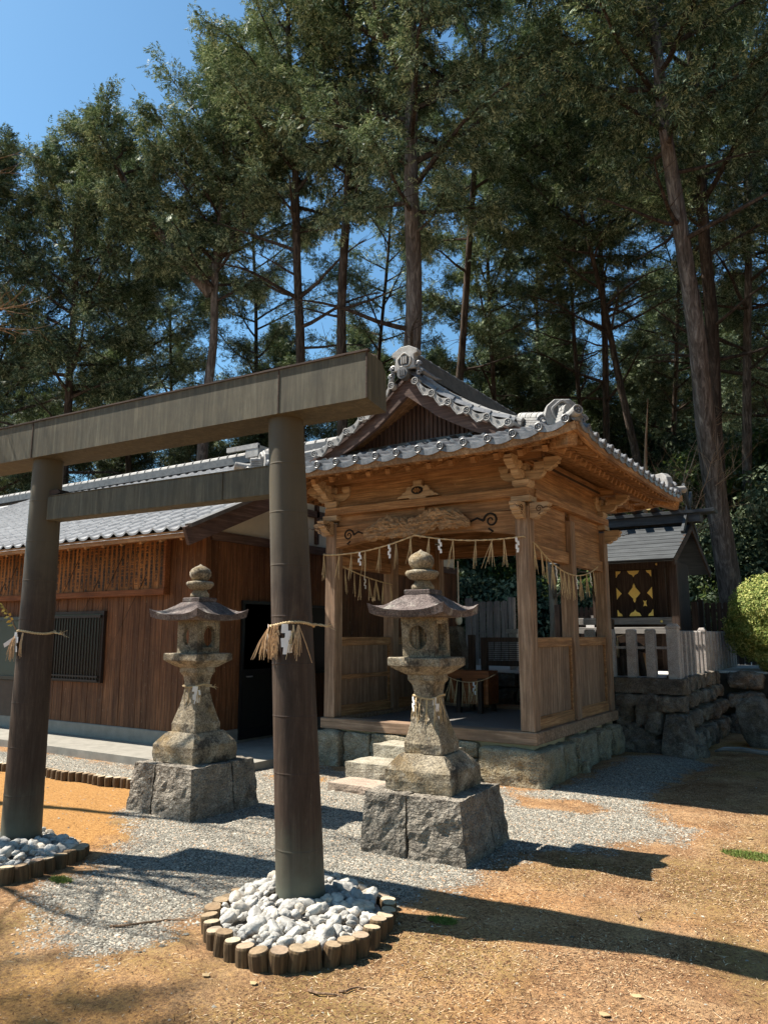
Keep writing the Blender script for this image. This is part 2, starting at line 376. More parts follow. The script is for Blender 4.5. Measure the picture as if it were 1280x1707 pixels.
def masks(x,y):
    n=(vnoise(x,y,1.6,3)-.5)*.9+(vnoise(x,y,7,9,3)-.5)*.4
    g=np.clip(.5+(sdist(x,y,GR)+n*.75)/.8,0,1)
    g*=1-np.clip(.5+(sdist(x,y,SB)+n*.35)/.35,0,1)*.8; g*=1-np.clip(.5+(sdist(x,y,SC)+n*.4)/.4,0,1)*.6
    s=np.maximum.reduce([np.clip(.5+(sdist(x,y,P)+n*.6)/k,0,1)*m for P,k,m in ((SA,.4,1),(SB,.6,.25),(SC,.4,.8),(SE,1.,.5))])
    mo=np.clip((vnoise(x,y,1.1,21)-.52)*6,0,1)
    return g,s,mo
def gz(x,y):
    z=(vnoise(x,y,.9,31)-.5)*.05+(vnoise(x,y,5,33,2)-.5)*.012
    e=np.exp(-(((x+2.75)/.35)**2+((y-9.9)/.75)**2))*.10   # small bank beside the drain path
    e=e-np.exp(-((x+2.15-.1*(y-9))/.22)**2)*np.clip((y-8.2)*1.2,0,1)*np.clip(11.4-y,0,1)*.06
    far=np.clip((y-18)/34,0,1); far=far*far*(3-2*far)*4.5
    flat=np.clip((sdist(x,y,GR)+.6)/.6,0,1)
    return z*(1-.6*flat)+e+far-.012
def axis(a,b,st,lo,hi):
    m=np.arange(a,b+1e-6,st); L=[a];q=st
    while L[-1]>lo: q*=1.25; L.append(L[-1]-q)
    H=[b];q=st
    while H[-1]<hi: q*=1.25; H.append(H[-1]+q)
    return np.concatenate([np.array(L[1:][::-1]),m,np.array(H[1:])])
xs=axis(-9,.8,.045,-140,120); ys=axis(1.5,12,.045,-60,220)
GX,GY=np.meshgrid(xs,ys); nx,ny=len(xs),len(ys)
gm,sm_,mo=masks(GX.ravel(),GY.ravel()); GZ=gz(GX.ravel(),GY.ravel())
V=np.stack([GX.ravel(),GY.ravel(),GZ],1)
i=np.arange(nx-1)[None,:]+np.arange(ny-1)[:,None]*nx; i=i.ravel()
F=np.stack([i,i+1,i+1+nx,i+nx],1)
def m_ground():
    m=NT('earth_ground',.97,.08); v=m.map([1]*3)
    at=m.n('ShaderNodeAttribute'); at.attribute_name='zone'; sp=m.n('ShaderNodeSeparateColor'); m.L(at.outputs['Color'],sp.inputs[0]); g,s,mo=sp.outputs
    n1=m.noise(v,3,7,.75); n2=m.noise(v,45,4,.75); n3=m.noise(v,160,3,.8)
    dirt=m.ramp(n1,[(.3,(.20,.115,.06)),(.5,(.34,.21,.115)),(.7,(.47,.315,.18))])
    dirt=m.mix(.9,dirt,m.ramp(n2,[(.3,(.32,.26,.24)),(.5,(1,1,1)),(.7,(1.6,1.45,1.25))]),'MULTIPLY')
    big=m.noise(v,.8,5,.6); dirt=m.mix(.8,dirt,m.ramp(big,[(.35,(.62,.52,.45)),(.5,(1,1,1)),(.65,(1.22,1.1,.92))]),'MULTIPLY')
    dirt=m.mix(.6,dirt,m.ramp(n3,[(.34,(.25,.22,.2)),(.5,(1,1,1)),(.66,(1.9,1.8,1.65))]),'MULTIPLY')
    moss=m.mix(m.math('MULTIPLY',m.sstep(n2,.38,.6),.6),dirt,(.22,.185,.05)); dirt=m.mix(m.math('MULTIPLY',mo,.8),dirt,moss)
    sand=m.ramp(n2,[(.3,(.27,.14,.05)),(.55,(.47,.26,.095)),(.75,(.60,.38,.165))])
    sand=m.mix(.5,sand,m.ramp(n3,[(.35,(.4,.32,.26)),(.6,(1.3,1.22,1.15))]),'MULTIPLY')
    vc=m.n('ShaderNodeTexVoronoi'); m.L(v,vc.inputs['Vector']); vc.inputs['Scale'].default_value=75; s2=m.n('ShaderNodeSeparateColor'); m.L(vc.outputs['Color'],s2.inputs[0])
    grav=m.ramp(s2.outputs[0],[(0,(.08,.075,.065)),(.5,(.21,.20,.175)),(1,(.38,.36,.31))])
    c=m.mix(m.sstep(m.math('ADD',s,m.math('MULTIPLY',m.math('SUBTRACT',n2,.5),.8)),.35,.6),dirt,sand)
    c=m.mix(m.sstep(m.math('ADD',g,m.math('MULTIPLY',m.math('SUBTRACT',n2,.5),.9)),.4,.6),c,grav)
    m.col(c); h=m.math('ADD',n2,m.math('MULTIPLY',n3,.6)); m.bump(h,.9,.02); return m.m
go=raw('ground',V,F,m_ground())
ca=go.data.color_attributes.new('zone','FLOAT_COLOR','POINT'); ca.data.foreach_set('color',np.stack([gm,sm_,mo,np.ones_like(gm)],1).astype(np.float32).ravel())
go['kind']='structure'
# ---- scattered small stuff ----
def scatter_pebbles(name,n,mat,size,pred,lab,cat,box,seed,flat=.6):
    r=np.random.default_rng(seed); x=r.uniform(box[0],box[1],n); y=r.uniform(box[2],box[3],n)
    # camera-side thinning: only what lies in front of the lens
    fw=-math.sin(R(33))*x+math.cos(R(33))*y; la=math.cos(R(33))*x+math.sin(R(33))*y
    k=(fw>2.2)&(np.abs(la)<fw*.62+.5); x,y=x[k],y[k]; k=pred(x,y,r); x,y=x[k],y[k]; n=len(x)
    z=gz(x,y)
    B=np.array([[1,0,0],[0,1,0],[-1,0,0],[0,-1,0],[0,0,1.],[0,0,-.6]])
    Fb=np.array([[0,1,4],[1,2,4],[2,3,4],[3,0,4]])
    P=B[None]*(1+r.uniform(-.35,.35,(n,6,3))); P+=r.uniform(-.25,.25,(n,6,3))
    a=r.uniform(0,6.28,n); c,s=np.cos(a),np.sin(a)
    sz=size*r.lognormal(0,.35,n)
    q=np.empty_like(P); q[...,0]=P[...,0]*c[:,None]-P[...,1]*s[:,None]; q[...,1]=P[...,0]*s[:,None]+P[...,1]*c[:,None]; q[...,2]=P[...,2]*flat
    q*=sz[:,None,None]; q+=np.stack([x,y,z+sz*.15],1)[:,None,:]
    F=(Fb[None]+np.arange(n)[:,None,None]*6).reshape(-1,3)
    o=raw(name,q.reshape(-1,3),F,mat); o['kind']='stuff'; o['label']=lab; o['category']=cat; return o
def m_grav():
    m=NT('crushed_gravel',.9,.2); i_=m.island(); c=m.ramp(i_,[(0,(.07,.064,.052)),(.3,(.165,.155,.13)),(.6,(.27,.255,.215)),(.84,(.40,.375,.32)),(.90,(.36,.22,.12)),(1,(.50,.47,.40))]); m.col(c); return m.m
def m_litter():
    m=NT('needle_litter',.95,.1); i_=m.island(); c=m.ramp(i_,[(0,(.03,.018,.012)),(.3,(.13,.06,.035)),(.55,(.30,.16,.08)),(.8,(.46,.31,.17)),(1,(.60,.48,.32))]); m.col(c); return m.m
GRAVM=m_grav(); LITM=m_litter()
RC=[(-2.92,3.62,.50,.665),(-5.42,3.33,.50,.56)]
def inring(x,y,k):
    cx,cy,la,fo=RC[k]; dx=x-cx;dy=y-cy; return np.hypot((dx*.839+dy*.545)/la,(-dx*.545+dy*.839)/fo)
def pg(x,y,r): g,s,m=masks(x,y); ring=(inring(x,y,0)>1.05)&(inring(x,y,1)>1.05); return (r.random(len(x))<np.clip((g-.32)*2.6,0.004,1))&ring
scatter_pebbles('gravel',760000,GRAVM,.0054,pg,'grey crushed gravel spread over the forecourt around the lanterns','gravel',(-10,-.6,2.2,9.6),11)
def pd(x,y,r): g,s,m=masks(x,y); ring=inring(x,y,0)>1.1; return (r.random(len(x))<np.clip((.7-g)*1.2,0.02,1)*(1-.6*s)*.9)&ring
def scatter_litter(n,seed):
    r=np.random.default_rng(seed); x=r.uniform(-7,.6,n); y=r.uniform(1.8,12,n)
    fw=-math.sin(R(33))*x+math.cos(R(33))*y; la=math.cos(R(33))*x+math.sin(R(33))*y
    k=(fw>2.2)&(np.abs(la)<fw*.62+.4)&pd(x,y,r); x,y=x[k],y[k]; k=r.random(len(x))<np.clip(.16+.9*np.clip((x+3.6)/1.2,0,1)*1.,0,1)*np.clip((vnoise(x,y,1.7,55,3)-.30)*3.2,.12,1); x,y=x[k],y[k]; n=len(x)
    a=r.uniform(0,6.28,n); L=r.lognormal(-4.6,.5,n); W=r.uniform(.0012,.0026,n); d=np.stack([np.cos(a),np.sin(a),r.uniform(-.1,.35,n)],1); s=np.stack([-np.sin(a),np.cos(a),r.uniform(-.4,.4,n)],1)
    c=np.stack([x,y,gz(x,y)+.003],1)
    P=np.stack([c-d*L[:,None]-s*W[:,None],c-d*L[:,None]*.2+s*W[:,None]*1.5,c+d*L[:,None]],1)
    F=np.arange(n*3).reshape(-1,3); o=raw('needle_litter',P.reshape(-1,3),F,LITM); o['kind']='stuff'; o['label']='dry reddish cypress needles littering the brown earth'; o['category']='needle litter'
scatter_litter(600000,12)
def tuft(name,cx,cy,rx,ry,n,lab,seed):
    r=np.random.default_rng(seed); a=r.uniform(0,6.28,n); q=np.sqrt(r.random(n)); x=cx+rx*q*np.cos(a); y=cy+ry*q*np.sin(a); c=np.stack([x,y,gz(x,y)],1)
    d=r.normal(0,1,(n,3)); d[:,2]=np.abs(d[:,2])+.6; d/=np.linalg.norm(d,axis=1)[:,None]; s=np.cross(d,r.normal(0,1,(n,3))); s/=np.linalg.norm(s,axis=1)[:,None]
    L=r.uniform(.012,.035,n)[:,None]; P=np.stack([c-s*.003,c+s*.003,c+d*L],1)
    o=raw(name,P.reshape(-1,3),np.arange(n*3).reshape(-1,3),LEAFG); o['kind']='stuff'; o['label']=lab; o['category']='moss'
LEAFG=m_leaf('small_weed_green',(.09,.14,.03),(.16,.22,.05),(.28,.30,.10),.2,cs=20)
tuft('moss_patch',-.93,6.38,.20,.10,1500,'bright green moss patch at the right edge of the brown earth',1)
tuft('moss_patch',-2.22,4.02,.09,.05,500,'small green moss sprig beside the right ring of log stakes',2)
tuft('moss_patch',-4.68,3.28,.10,.05,500,'small green moss clump against the left ring of log stakes',3)
# fallen bits
def sticks():
    for (x,y,a,L,lab) in [(-1.28,4.62,1.9,.16,'small grey forked twig lying on brown earth by the long shadow'),(-2.32,2.93,.3,.2,'flat reddish bark strip lying in front of the right log ring'),(-2.2,3.0,1.0,.14,'thin curved dry twig lying right of the right log ring'),(-3.72,2.92,.9,.42,'dark crooked root twig lying on the gravel edge')]:
        b=MB(); z=float(gz(np.array([x]),np.array([y]))[0])+.008
        pts=[(x+math.cos(a)*L*t+.012*math.sin(t*7),y+math.sin(a)*L*t+.012*math.cos(t*9),z+.004*math.sin(t*5)) for t in (0,.25,.5,.75,1)]
        b.tube(pts,[.007,.006,.005,.004,.002],6)
        if 'forked' in lab: b.tube([pts[2],(pts[2][0]+.05,pts[2][1]+.02,z+.03)],[.004,.002],5)
        solo('fallen_twig',b,TWIG,lab,'twig',(x,y,z))
sticks()
def leafbit(x,y,s,lab,seed):
    r=random.Random(seed); b=MB(); z=float(gz(np.array([x]),np.array([y]))[0])+.006; k=9
    top=[(x+math.cos(i*6.28/k)*s*(1+.3*r.random()),y+math.sin(i*6.28/k)*s*.7*(1+.3*r.random()),z+.006*r.random()) for i in range(k)]
    b.loft([[(p[0],p[1],p[2]-.004) for p in top],top]); solo('fallen_leaf',b,LITP,lab,'leaf',(x,y,z))
LITP=m_plain('pale_dry_leaf',(.42,.30,.16),.9)
for i,(x,y,lab) in enumerate([(-2.83,2.80,'pale tan leaf on orange earth left of front log stakes'),(-2.58,2.86,'small tan leaf on orange earth just before front log stakes'),(-1.05,3.7,'pale tan leaf on brown earth at lower right'),(-1.12,3.45,'curled tan leaf nearest the lower right corner'),(-1.0,6.9,'small pale leaf near the shade edge at right')]): leafbit(x,y,.018 if i<2 else .022,lab,i)
# ================================================================ TORII
A=Vector((-2.983,3.70,0)); Bp=Vector((-5.587,3.547,0)); U=(A-Bp).normalized(); N=Vector((-U.y,U.x,0)); Zv=Vector((0,0,1))
T=thing('torii_gate',(-4.285,3.62,0),'brown copper clad torii gate with straight square lintel, nearest the viewer','torii gate')
def pil(c,seams,lab,ln=0):
    b=MB(); prof=[]; zz=[0]+seams+[3.01]; rr=lambda z:.146-.030*z/3
    for i in range(len(zz)-1):
        z0,z1=zz[i],zz[i+1]; e=.0014
        prof+= [(rr(z0)+e,z0+.001),(rr(z0)+e,z0+.006),(rr(z0),z0+.009),(rr(z0+.012),z0+.012),(rr(z0+.03),z0+.03),(rr((z0+z1)/2),(z0+z1)/2),(rr(z1-.03),z1-.03),(rr(z1-.004),z1-.004),(rr(z1),z1-.001)]
    b.lathe(prof,c,40); b.v=[(x+U.x*ln*z/3,y+U.y*ln*z/3,z) for x,y,z in b.v]; p=part('pillar',b,COPP,T,smooth=False,label=lab)
    for pl in p.data.polygons: pl.use_smooth=True
    p.data.set_sharp_from_angle(angle=R(35)); return p
pil(A,[.35,.78,1.11,1.42,1.71,2.03,2.37,2.69],'near right round pillar rising from white stones',-.19)
pil(Bp,[.40,.75,1.08,1.40,1.72,2.02,2.33,2.66],'left round pillar with a leafy sprig tied on')
def kas():
    b=MB(); sec=[(-.155,3.005),(.17,3.005),(.17,3.25),(.115,3.325),(-.155,3.30)]
    cuts=[.53,-.135,-2.62,-3.75]
    for i in range(len(cuts)-1):
        u0,u1=cuts[i],cuts[i+1]+.002
        rings=[]
        for u in (u0,u1):
            rings.append([tuple(A+U*(u-(.05 if (u==.53 and n>0) else 0))+N*n+Zv*z) for n,z in sec])
        b.loft(rings)
    part('lintel',b,COPB,T,label='long square copper lintel with streaked face')
    b=MB(); b.bar(A+U*.54+N*(-.15)+Zv*3.306,A+U*-3.75+N*(-.15)+Zv*3.306,.03,.012)
    for u in (-.136,-2.62): b.bar(A+U*u+N*(-.157)+Zv*3.006,A+U*u+N*(-.157)+Zv*3.30,.008,.004,up=tuple(N))
    b.bar(A+U*.527+N*(-.157)+Zv*3.006,A+U*.527+N*(-.157)+Zv*3.30,.008,.004,up=tuple(N))
    part('edge_trim',b,DARKW[0],T)
    b=MB(); 
    for u0,u1 in ((-.22,-.66),(-.664,-2.50)): b.bar(A+U*u0+Zv*2.595,A+U*u1+Zv*2.595,.13,.19)
    b.bar(A+U*-.22+Zv*2.694-N*.045,A+U*-2.5+Zv*2.694-N*.045,.045,.01)
    part('tie_beam',b,COPB,T,bevel=.004,label='lower square tie beam between the pillars')
    b=MB(); b.prism([(0,0),(.13,.02),(.10,.05),(0,.05)],A+U*-2.50+Zv*2.695-N*.05,U,Zv,N,.1); part('wedge',b,DARKW[0],T)
kas()
# straw rope helpers
def strands(b,p,n,L,spread,seed,w=.004,droop=.2,dirv=None):
    r=random.Random(seed); p=Vector(p)
    for i in range(n):
        a=r.uniform(-1,1)*spread; c=r.uniform(-1,1)*spread*.5; l=L*r.uniform(.7,1.1)
        side=(dirv or Vector((1,0,0))); q=p+side*(a*l)+Vector((0,-1,0))*(abs(c)*l)+Vector((0,0,-l))
        m=p.lerp(q,.5)+side*(r.uniform(-.06,.06)*l)
        b.tube([p,m,q],[w*.8,w,w*.45],4)
def shide(b,p,L,seed,dirv=Vector((1,0,0)),w=.028):
    r=random.Random(seed); p=Vector(p); n=Vector((-dirv.y,dirv.x,0)); x=0
    for k in range(4):
        off=dirv*(((k%2)*2-1)*w*.35+r.uniform(-.004,.004)); a=p+off+Vector((0,0,-L*k/4)); c=a+Vector((0,0,-L/4-.012))+dirv*r.uniform(-.008,.008)
        b.prism([(-w/2,0),(w/2,0),(w/2,1),(-w/2,1)],a-n*(.002*k),dirv,(c-a),n,.0015)
def twist(b,pts,r0,n=3):
    "two-strand straw rope following pts"
    P=[Vector(p) for p in pts]; out=[]
    for i in range(len(P)-1):
        for t in (0,.25,.5,.75): out.append(P[i].lerp(P[i+1],t))
    out.append(P[-1])
    for s in range(2):
        q=[]
        for i,p in enumerate(out):
            d=(out[min(i+1,len(out)-1)]-out[max(i-1,0)]).normalized(); u=d.cross(Vector((0,0,1))); 
            if u.length<.1: u=d.orthogonal()
            u.normalize(); v=d.cross(u); a=i*1.1+s*math.pi; q.append(p+(u*math.cos(a)+v*math.sin(a))*r0*.5)
        b.tube(q,r0*.62,5)
def ring_rope(name,c,rad,z,lab,tails,papers,tailv,seed,wrap=1.0,grp=None,sq=False):
    t=thing(name,(c[0],c[1],z),lab,'straw rope',grp); b=MB(); P=[]
    for k in range(33):
        a=2*math.pi*k/32
        if sq: m=max(abs(math.cos(a)),abs(math.sin(a))); q=(c[0]+math.cos(a)/m*rad,c[1]+math.sin(a)/m*rad)
        else: q=(c[0]+rad*math.cos(a),c[1]+rad*math.sin(a))
        P.append((q[0],q[1],z+.012*math.sin(a*2+seed)))
    twist(b,P,.009); r=random.Random(seed)
    if tailv:
        e=Vector((c[0],c[1],z))+Vector((*tailv,0)).normalized()*rad; d=Vector((*tailv,0)).normalized()
        twist(b,[e,e+d*.05+Zv*-.004,e+d*.10+Zv*-.012],.008)
        for k in range(7): b.tube([e+d*.09+Zv*-.01,e+d*r.uniform(.11,.16)+Vector((r.uniform(-.02,.02),r.uniform(-.02,.02),r.uniform(-.05,.02)))],[.002,.001],3)
    part('rope',b,STRAW,t)
    for ang,L,n,sp in tails:
        a=R(ang); p=Vector((c[0]+math.cos(a)*rad*(1 if not sq else 1/max(abs(math.cos(a)),abs(math.sin(a)))),c[1]+math.sin(a)*rad*(1 if not sq else 1/max(abs(math.cos(a)),abs(math.sin(a)))),z-.005))
        o=Vector((math.cos(a),math.sin(a),0)); p+=o*.008; b=MB(); dv=Vector((-o.y,o.x,0))
        for k in range(n):
            l=L*r.uniform(.75,1.1); q=p+dv*(r.uniform(-1,1)*sp*l)+o*(r.uniform(.1,.45)*sp*l+.01)+Vector((0,0,-l)); b.tube([p+dv*r.uniform(-.006,.006),p.lerp(q,.5)+o*.01,q],[.003,.0032,.0016],4)
        part('straw_tassel',b,STRAWR if n>6 else STRAW,t)
    for ang,L in papers:
        a=R(ang); k=rad*(1 if not sq else 1/max(abs(math.cos(a)),abs(math.sin(a)))); p=Vector((c[0]+math.cos(a)*(k+.016),c[1]+math.sin(a)*(k+.016),z)); b=MB(); shide(b,p,L,seed+int(ang),Vector((-math.sin(a),math.cos(a),0))); part('paper_streamer',b,PAPER,t)
    return t
# angles: viewer sits towards (+x,-y) => about -58 deg
tr=ring_rope('straw_rope',(A.x-.105,A.y-.005),.134,1.665,'straw rope with dry tassels and white papers tied round the right torii pillar',
  [(-150,.2,8,.8),(-132,.2,10,.55),(-110,.21,7,.2),(-100,.20,12,.10),(-88,.2,9,.10),(-48,.2,6,.2),(-34,.21,9,.5)],[(-145,.16),(-134,.15),(-66,.17),(-60,.16)],(.95,.35),3)
def pouch():
    b=MB(); a=R(-92); o=Vector((math.cos(a),math.sin(a),0)); p=A+o*.145+Zv*1.655
    for k in range(26):
        t=k/25; q=p-U*.105+Vector((-o.y,o.x,0))*((rnd.random()-.5)*.075*(1-.4*t))+Zv*(-.17*t)+o*.012
        b.tube([q,q+Vector((rnd.uniform(-.02,.02),0,-.03))],[.006,.003],4)
    part('dried_sprig',b,STRAWR,tr)
pouch()
t2=ring_rope('straw_rope',(Bp.x,Bp.y),.134,1.62,'straw rope with papers and tassels tied round the left torii pillar',
  [(-132,.2,12,.6),(-122,.2,10,.4),(-112,.2,10,.25),(-102,.2,8,.2),(-72,.19,7,.15)],[(-118,.15),(-95,.14),(-106,.16)],(.95,.3),5)
b=MB(); e=Bp+Vector((-.13,-.05,1.62)); b.prism([(0,0),(-.13,-.09),(-.12,-.12),(.0,-.045)],e,(.84,.54,0),(0,0,1),(-.5,.8,0),.002); part('paper_streamer',b,PAPER,t2,label='long white paper strip sticking out to the left')
def sprig():
    t=thing('leafy_sprig',tuple(Bp+Vector((-.10,-.09,1.64))),'yellowing leafy sprig tucked in the rope of the left torii pillar','sprig')
    b=MB(); p=Bp+Vector((-.02,-.155,1.64)); P=[p]; 
    for k in range(6): p=p+Vector((-.017,-.010,.036-.002*k)); P.append(p)
    b.tube(P,[.006,.0055,.005,.0045,.004,.003,.002],6); part('stem',b,TWIG,t)
    b=MB(); r=random.Random(4)
    for k,q in enumerate(P[1:]):
        for s in (0,1):
            d=Vector((r.uniform(-1,.6),r.uniform(-1,-.1),r.uniform(-.7,.7))).normalized(); n=d.orthogonal().normalized(); m_=d.cross(n); l=.045
            b.add([q,q+d*l*.5+m_*.013,q+d*l,q+d*l*.5-m_*.013,q+d*l*.5+n*.004],[(0,1,4),(1,2,4),(2,3,4),(3,0,4),(0,3,2,1)])
    part('leaves',b,m_plain('yellowed_leaf',(.50,.36,.08),.5,var=.5,scale=25),t)
sprig()
# ================================================================ RINGS OF STAKES + WHITE STONES
def stake(seed):
    r=random.Random(seed); b=MB(); rad=.048; n=14
    b.lathe([(rad*.95,-.06),(rad,.0),(rad*1.02,.07),(rad,.104),(rad*.93,.112)],(0,0,0),n)
    b.v=[(x*(1+.08*mn.noise(Vector((x*30+seed,y*30,z*8)))),y*(1+.08*mn.noise(Vector((x*30,y*30+seed,z*8)))),z) for x,y,z in b.v]
    t=MB(); t.lathe([(rad*.9,.1125),(rad*.88,.1155)],(0,0,0),n)
    return b,t
def proto_stake(seed):
    b,t=stake(seed); o=solo('log_stake',b,LOGS,None,None,(0,0,0)); o['category']='log stake'; part('cut_top',t,LOGTOP,o); return o
SP=[proto_stake(k) for k in range(4)]; used=set()
def place_stake(x,y,z,tilt,label,group,sc_=1.):
    k=rnd.randrange(4)
    if k in used: o=copytree(SP[k])
    else: o=SP[k]; used.add(k)
    o.location=(x,y,z); o.rotation_euler=(rnd.uniform(-tilt,tilt),rnd.uniform(-tilt,tilt),rnd.uniform(0,6.28)); o.scale=(sc_,sc_,1)
    o['label']=label; o['group']=group
def ring(q,n,label,group):
    cx,cy,la,fo=RC[q]
    for k in range(n):
        a=2*math.pi*k/n+.05; l=la*math.cos(a)*(1+.02*math.sin(a*5)); f=fo*math.sin(a)*(1+.02*math.cos(a*7)); x=cx+l*.839-f*.545; y=cy+l*.545+f*.839
        z=-.025-.07*max(0,min(1,(f+.15)/.6))   # far side sits deeper in the gravel
        place_stake(x,y,z+rnd.uniform(-.012,.008),.12,label,group,rnd.uniform(.88,1.10))
ring(0,37,'short round log stake in the ring around the right torii pillar','log stakes ringing the right pillar')
ring(1,34,'short round log stake in the ring around the left torii pillar','log stakes ringing the left pillar')
for k in range(76):
    t=k/75; x=-6.15+(-13.5+6.15)*t; y=5.60+(5.0-5.60)*t+.02*math.sin(k)
    place_stake(x,y,-.035,.05,'short round log stake edging the orange sand before the office','log stakes edging the sand',.95)
def wst(seed):
    b=MB(); s=.03; b.rough(bxc(-s*1.25,s*1.25,-s,s,-s*.85,s*.85),7,.013,20,seed,.75); return b
WP=[part('white_stone',wst(k),WHITE,None,smooth=True) for k in range(12)]; usedw=set()
def pile(q,pc,sp,label,group,seed):
    cx,cy,la,fo=RC[q]; la-=.055; fo-=.055
    r=random.Random(seed); n=0; rows=14
    for a in range(-rows,rows+1):
        for b_ in range(-rows-2,rows+3):
            l=(b_+(a%2)*.5)*sp+r.uniform(-.35,.35)*sp; f=a*sp*.866+r.uniform(-.35,.35)*sp; e=math.hypot(l/la,f/fo); x=cx+l*.839-f*.545; y=cy+l*.545+f*.839
            if e>1 or math.hypot(x-pc.x,y-pc.y)<.160: continue
            if q==1 and x*.839+y*.545<-.545*(-.545*x+.839*y): continue
            v=r.randrange(12)
            if v in usedw: o=WP[v].copy(); COL.objects.link(o)
            else: o=WP[v]; usedw.add(v)
            k=r.choice([.6,.75,.9,1.0,1.15,1.35,1.6])*sp/.072
            o.location=(x,y,.035+.05*(1-e)+r.uniform(0,.03)); o.rotation_euler=(r.uniform(-.7,.7),r.uniform(-.7,.7),r.uniform(0,6.28)); o.scale=(k*r.uniform(.9,1.3),k*r.uniform(.85,1.05),k*r.uniform(.7,1.05))
            tag(o,label,'stone',group); n+=1
    print('stones',q,n)
pile(0,A,.0655,'white quartz stone heaped in the log ring around the right torii pillar','white stones at the right pillar',8)
pile(1,Bp,.0655,'white quartz stone heaped in the log ring around the left torii pillar','white stones at the left pillar',9)
# dark bed beneath the stones
for c in ((-2.92,3.62),(-5.42,3.33)):
    b=MB(); b.lathe([(.47,-.05),(.47,.01),(.35,.03),(.2,.045)],(*c,0),28); structure('ground_bed',b,m_plain('earth_bed',(.36,.34,.31),.95,scale=30,var=.5,bump=.6))
# ================================================================ STONE LANTERNS
def sqring(s,z,n=1,ch=0):
    c=[(-s,-s),(s,-s),(s,s),(-s,s)]; out=[]
    for i in range(4):
        a=c[i];b=c[(i+1)%4]
        for k in range(n): t=k/n; out.append((a[0]+(b[0]-a[0])*t,a[1]+(b[1]-a[1])*t,z))
    return out
def jit(b,amp,sc_,seed=0):
    o=Vector((seed*5.1,seed*2.2,seed)); out=[]
    for p in b.v:
        q=Vector(p); v=mn.noise_vector((q+o)*sc_)*amp; out.append(tuple(q+v))
    b.v=out
def sqloft(prof,n=6,amp=.004,seed=0,sub=3):
    b=MB(); P=[]
    for i in range(len(prof)-1):
        for k in range(sub): t=k/sub; P.append((prof[i][0]*(1-t)+prof[i+1][0]*t,prof[i][1]*(1-t)+prof[i+1][1]*t))
    P.append(prof[-1]); b.loft([sqring(s,z,n) for s,z in P]); jit(b,amp,14,seed); return b
def holeplate(b,o,u,v,w,h,loop,n,t):
    "plate w x h (centre o) with hole loop (list of (a,b)), thickness t along -n"
    k=len(loop); o=Vector(o);u=Vector(u);v=Vector(v);n=Vector(n); out=[]
    for a,c in loop:
        ang=math.atan2(c/h,a/w); m=max(abs(math.cos(ang)),abs(math.sin(ang))); out.append((math.cos(ang)/m*w/2,math.sin(ang)/m*h/2))
    # snap corners
    for cx,cy in ((w/2,h/2),(-w/2,h/2),(-w/2,-h/2),(w/2,-h/2)):
        j=min(range(k),key=lambda i:(out[i][0]-cx)**2+(out[i][1]-cy)**2); out[j]=(cx,cy)
    P=lambda q,d: o+u*q[0]+v*q[1]+n*d
    V=[P(q,0) for q in out]+[P(q,0) for q in loop]+[P(q,-t) for q in loop]
    F=[]
    for i in range(k):
        j=(i+1)%k; F+=[(i,j,k+j,k+i),(k+i,k+j,2*k+j,2*k+i)]
    b.add(V,F)
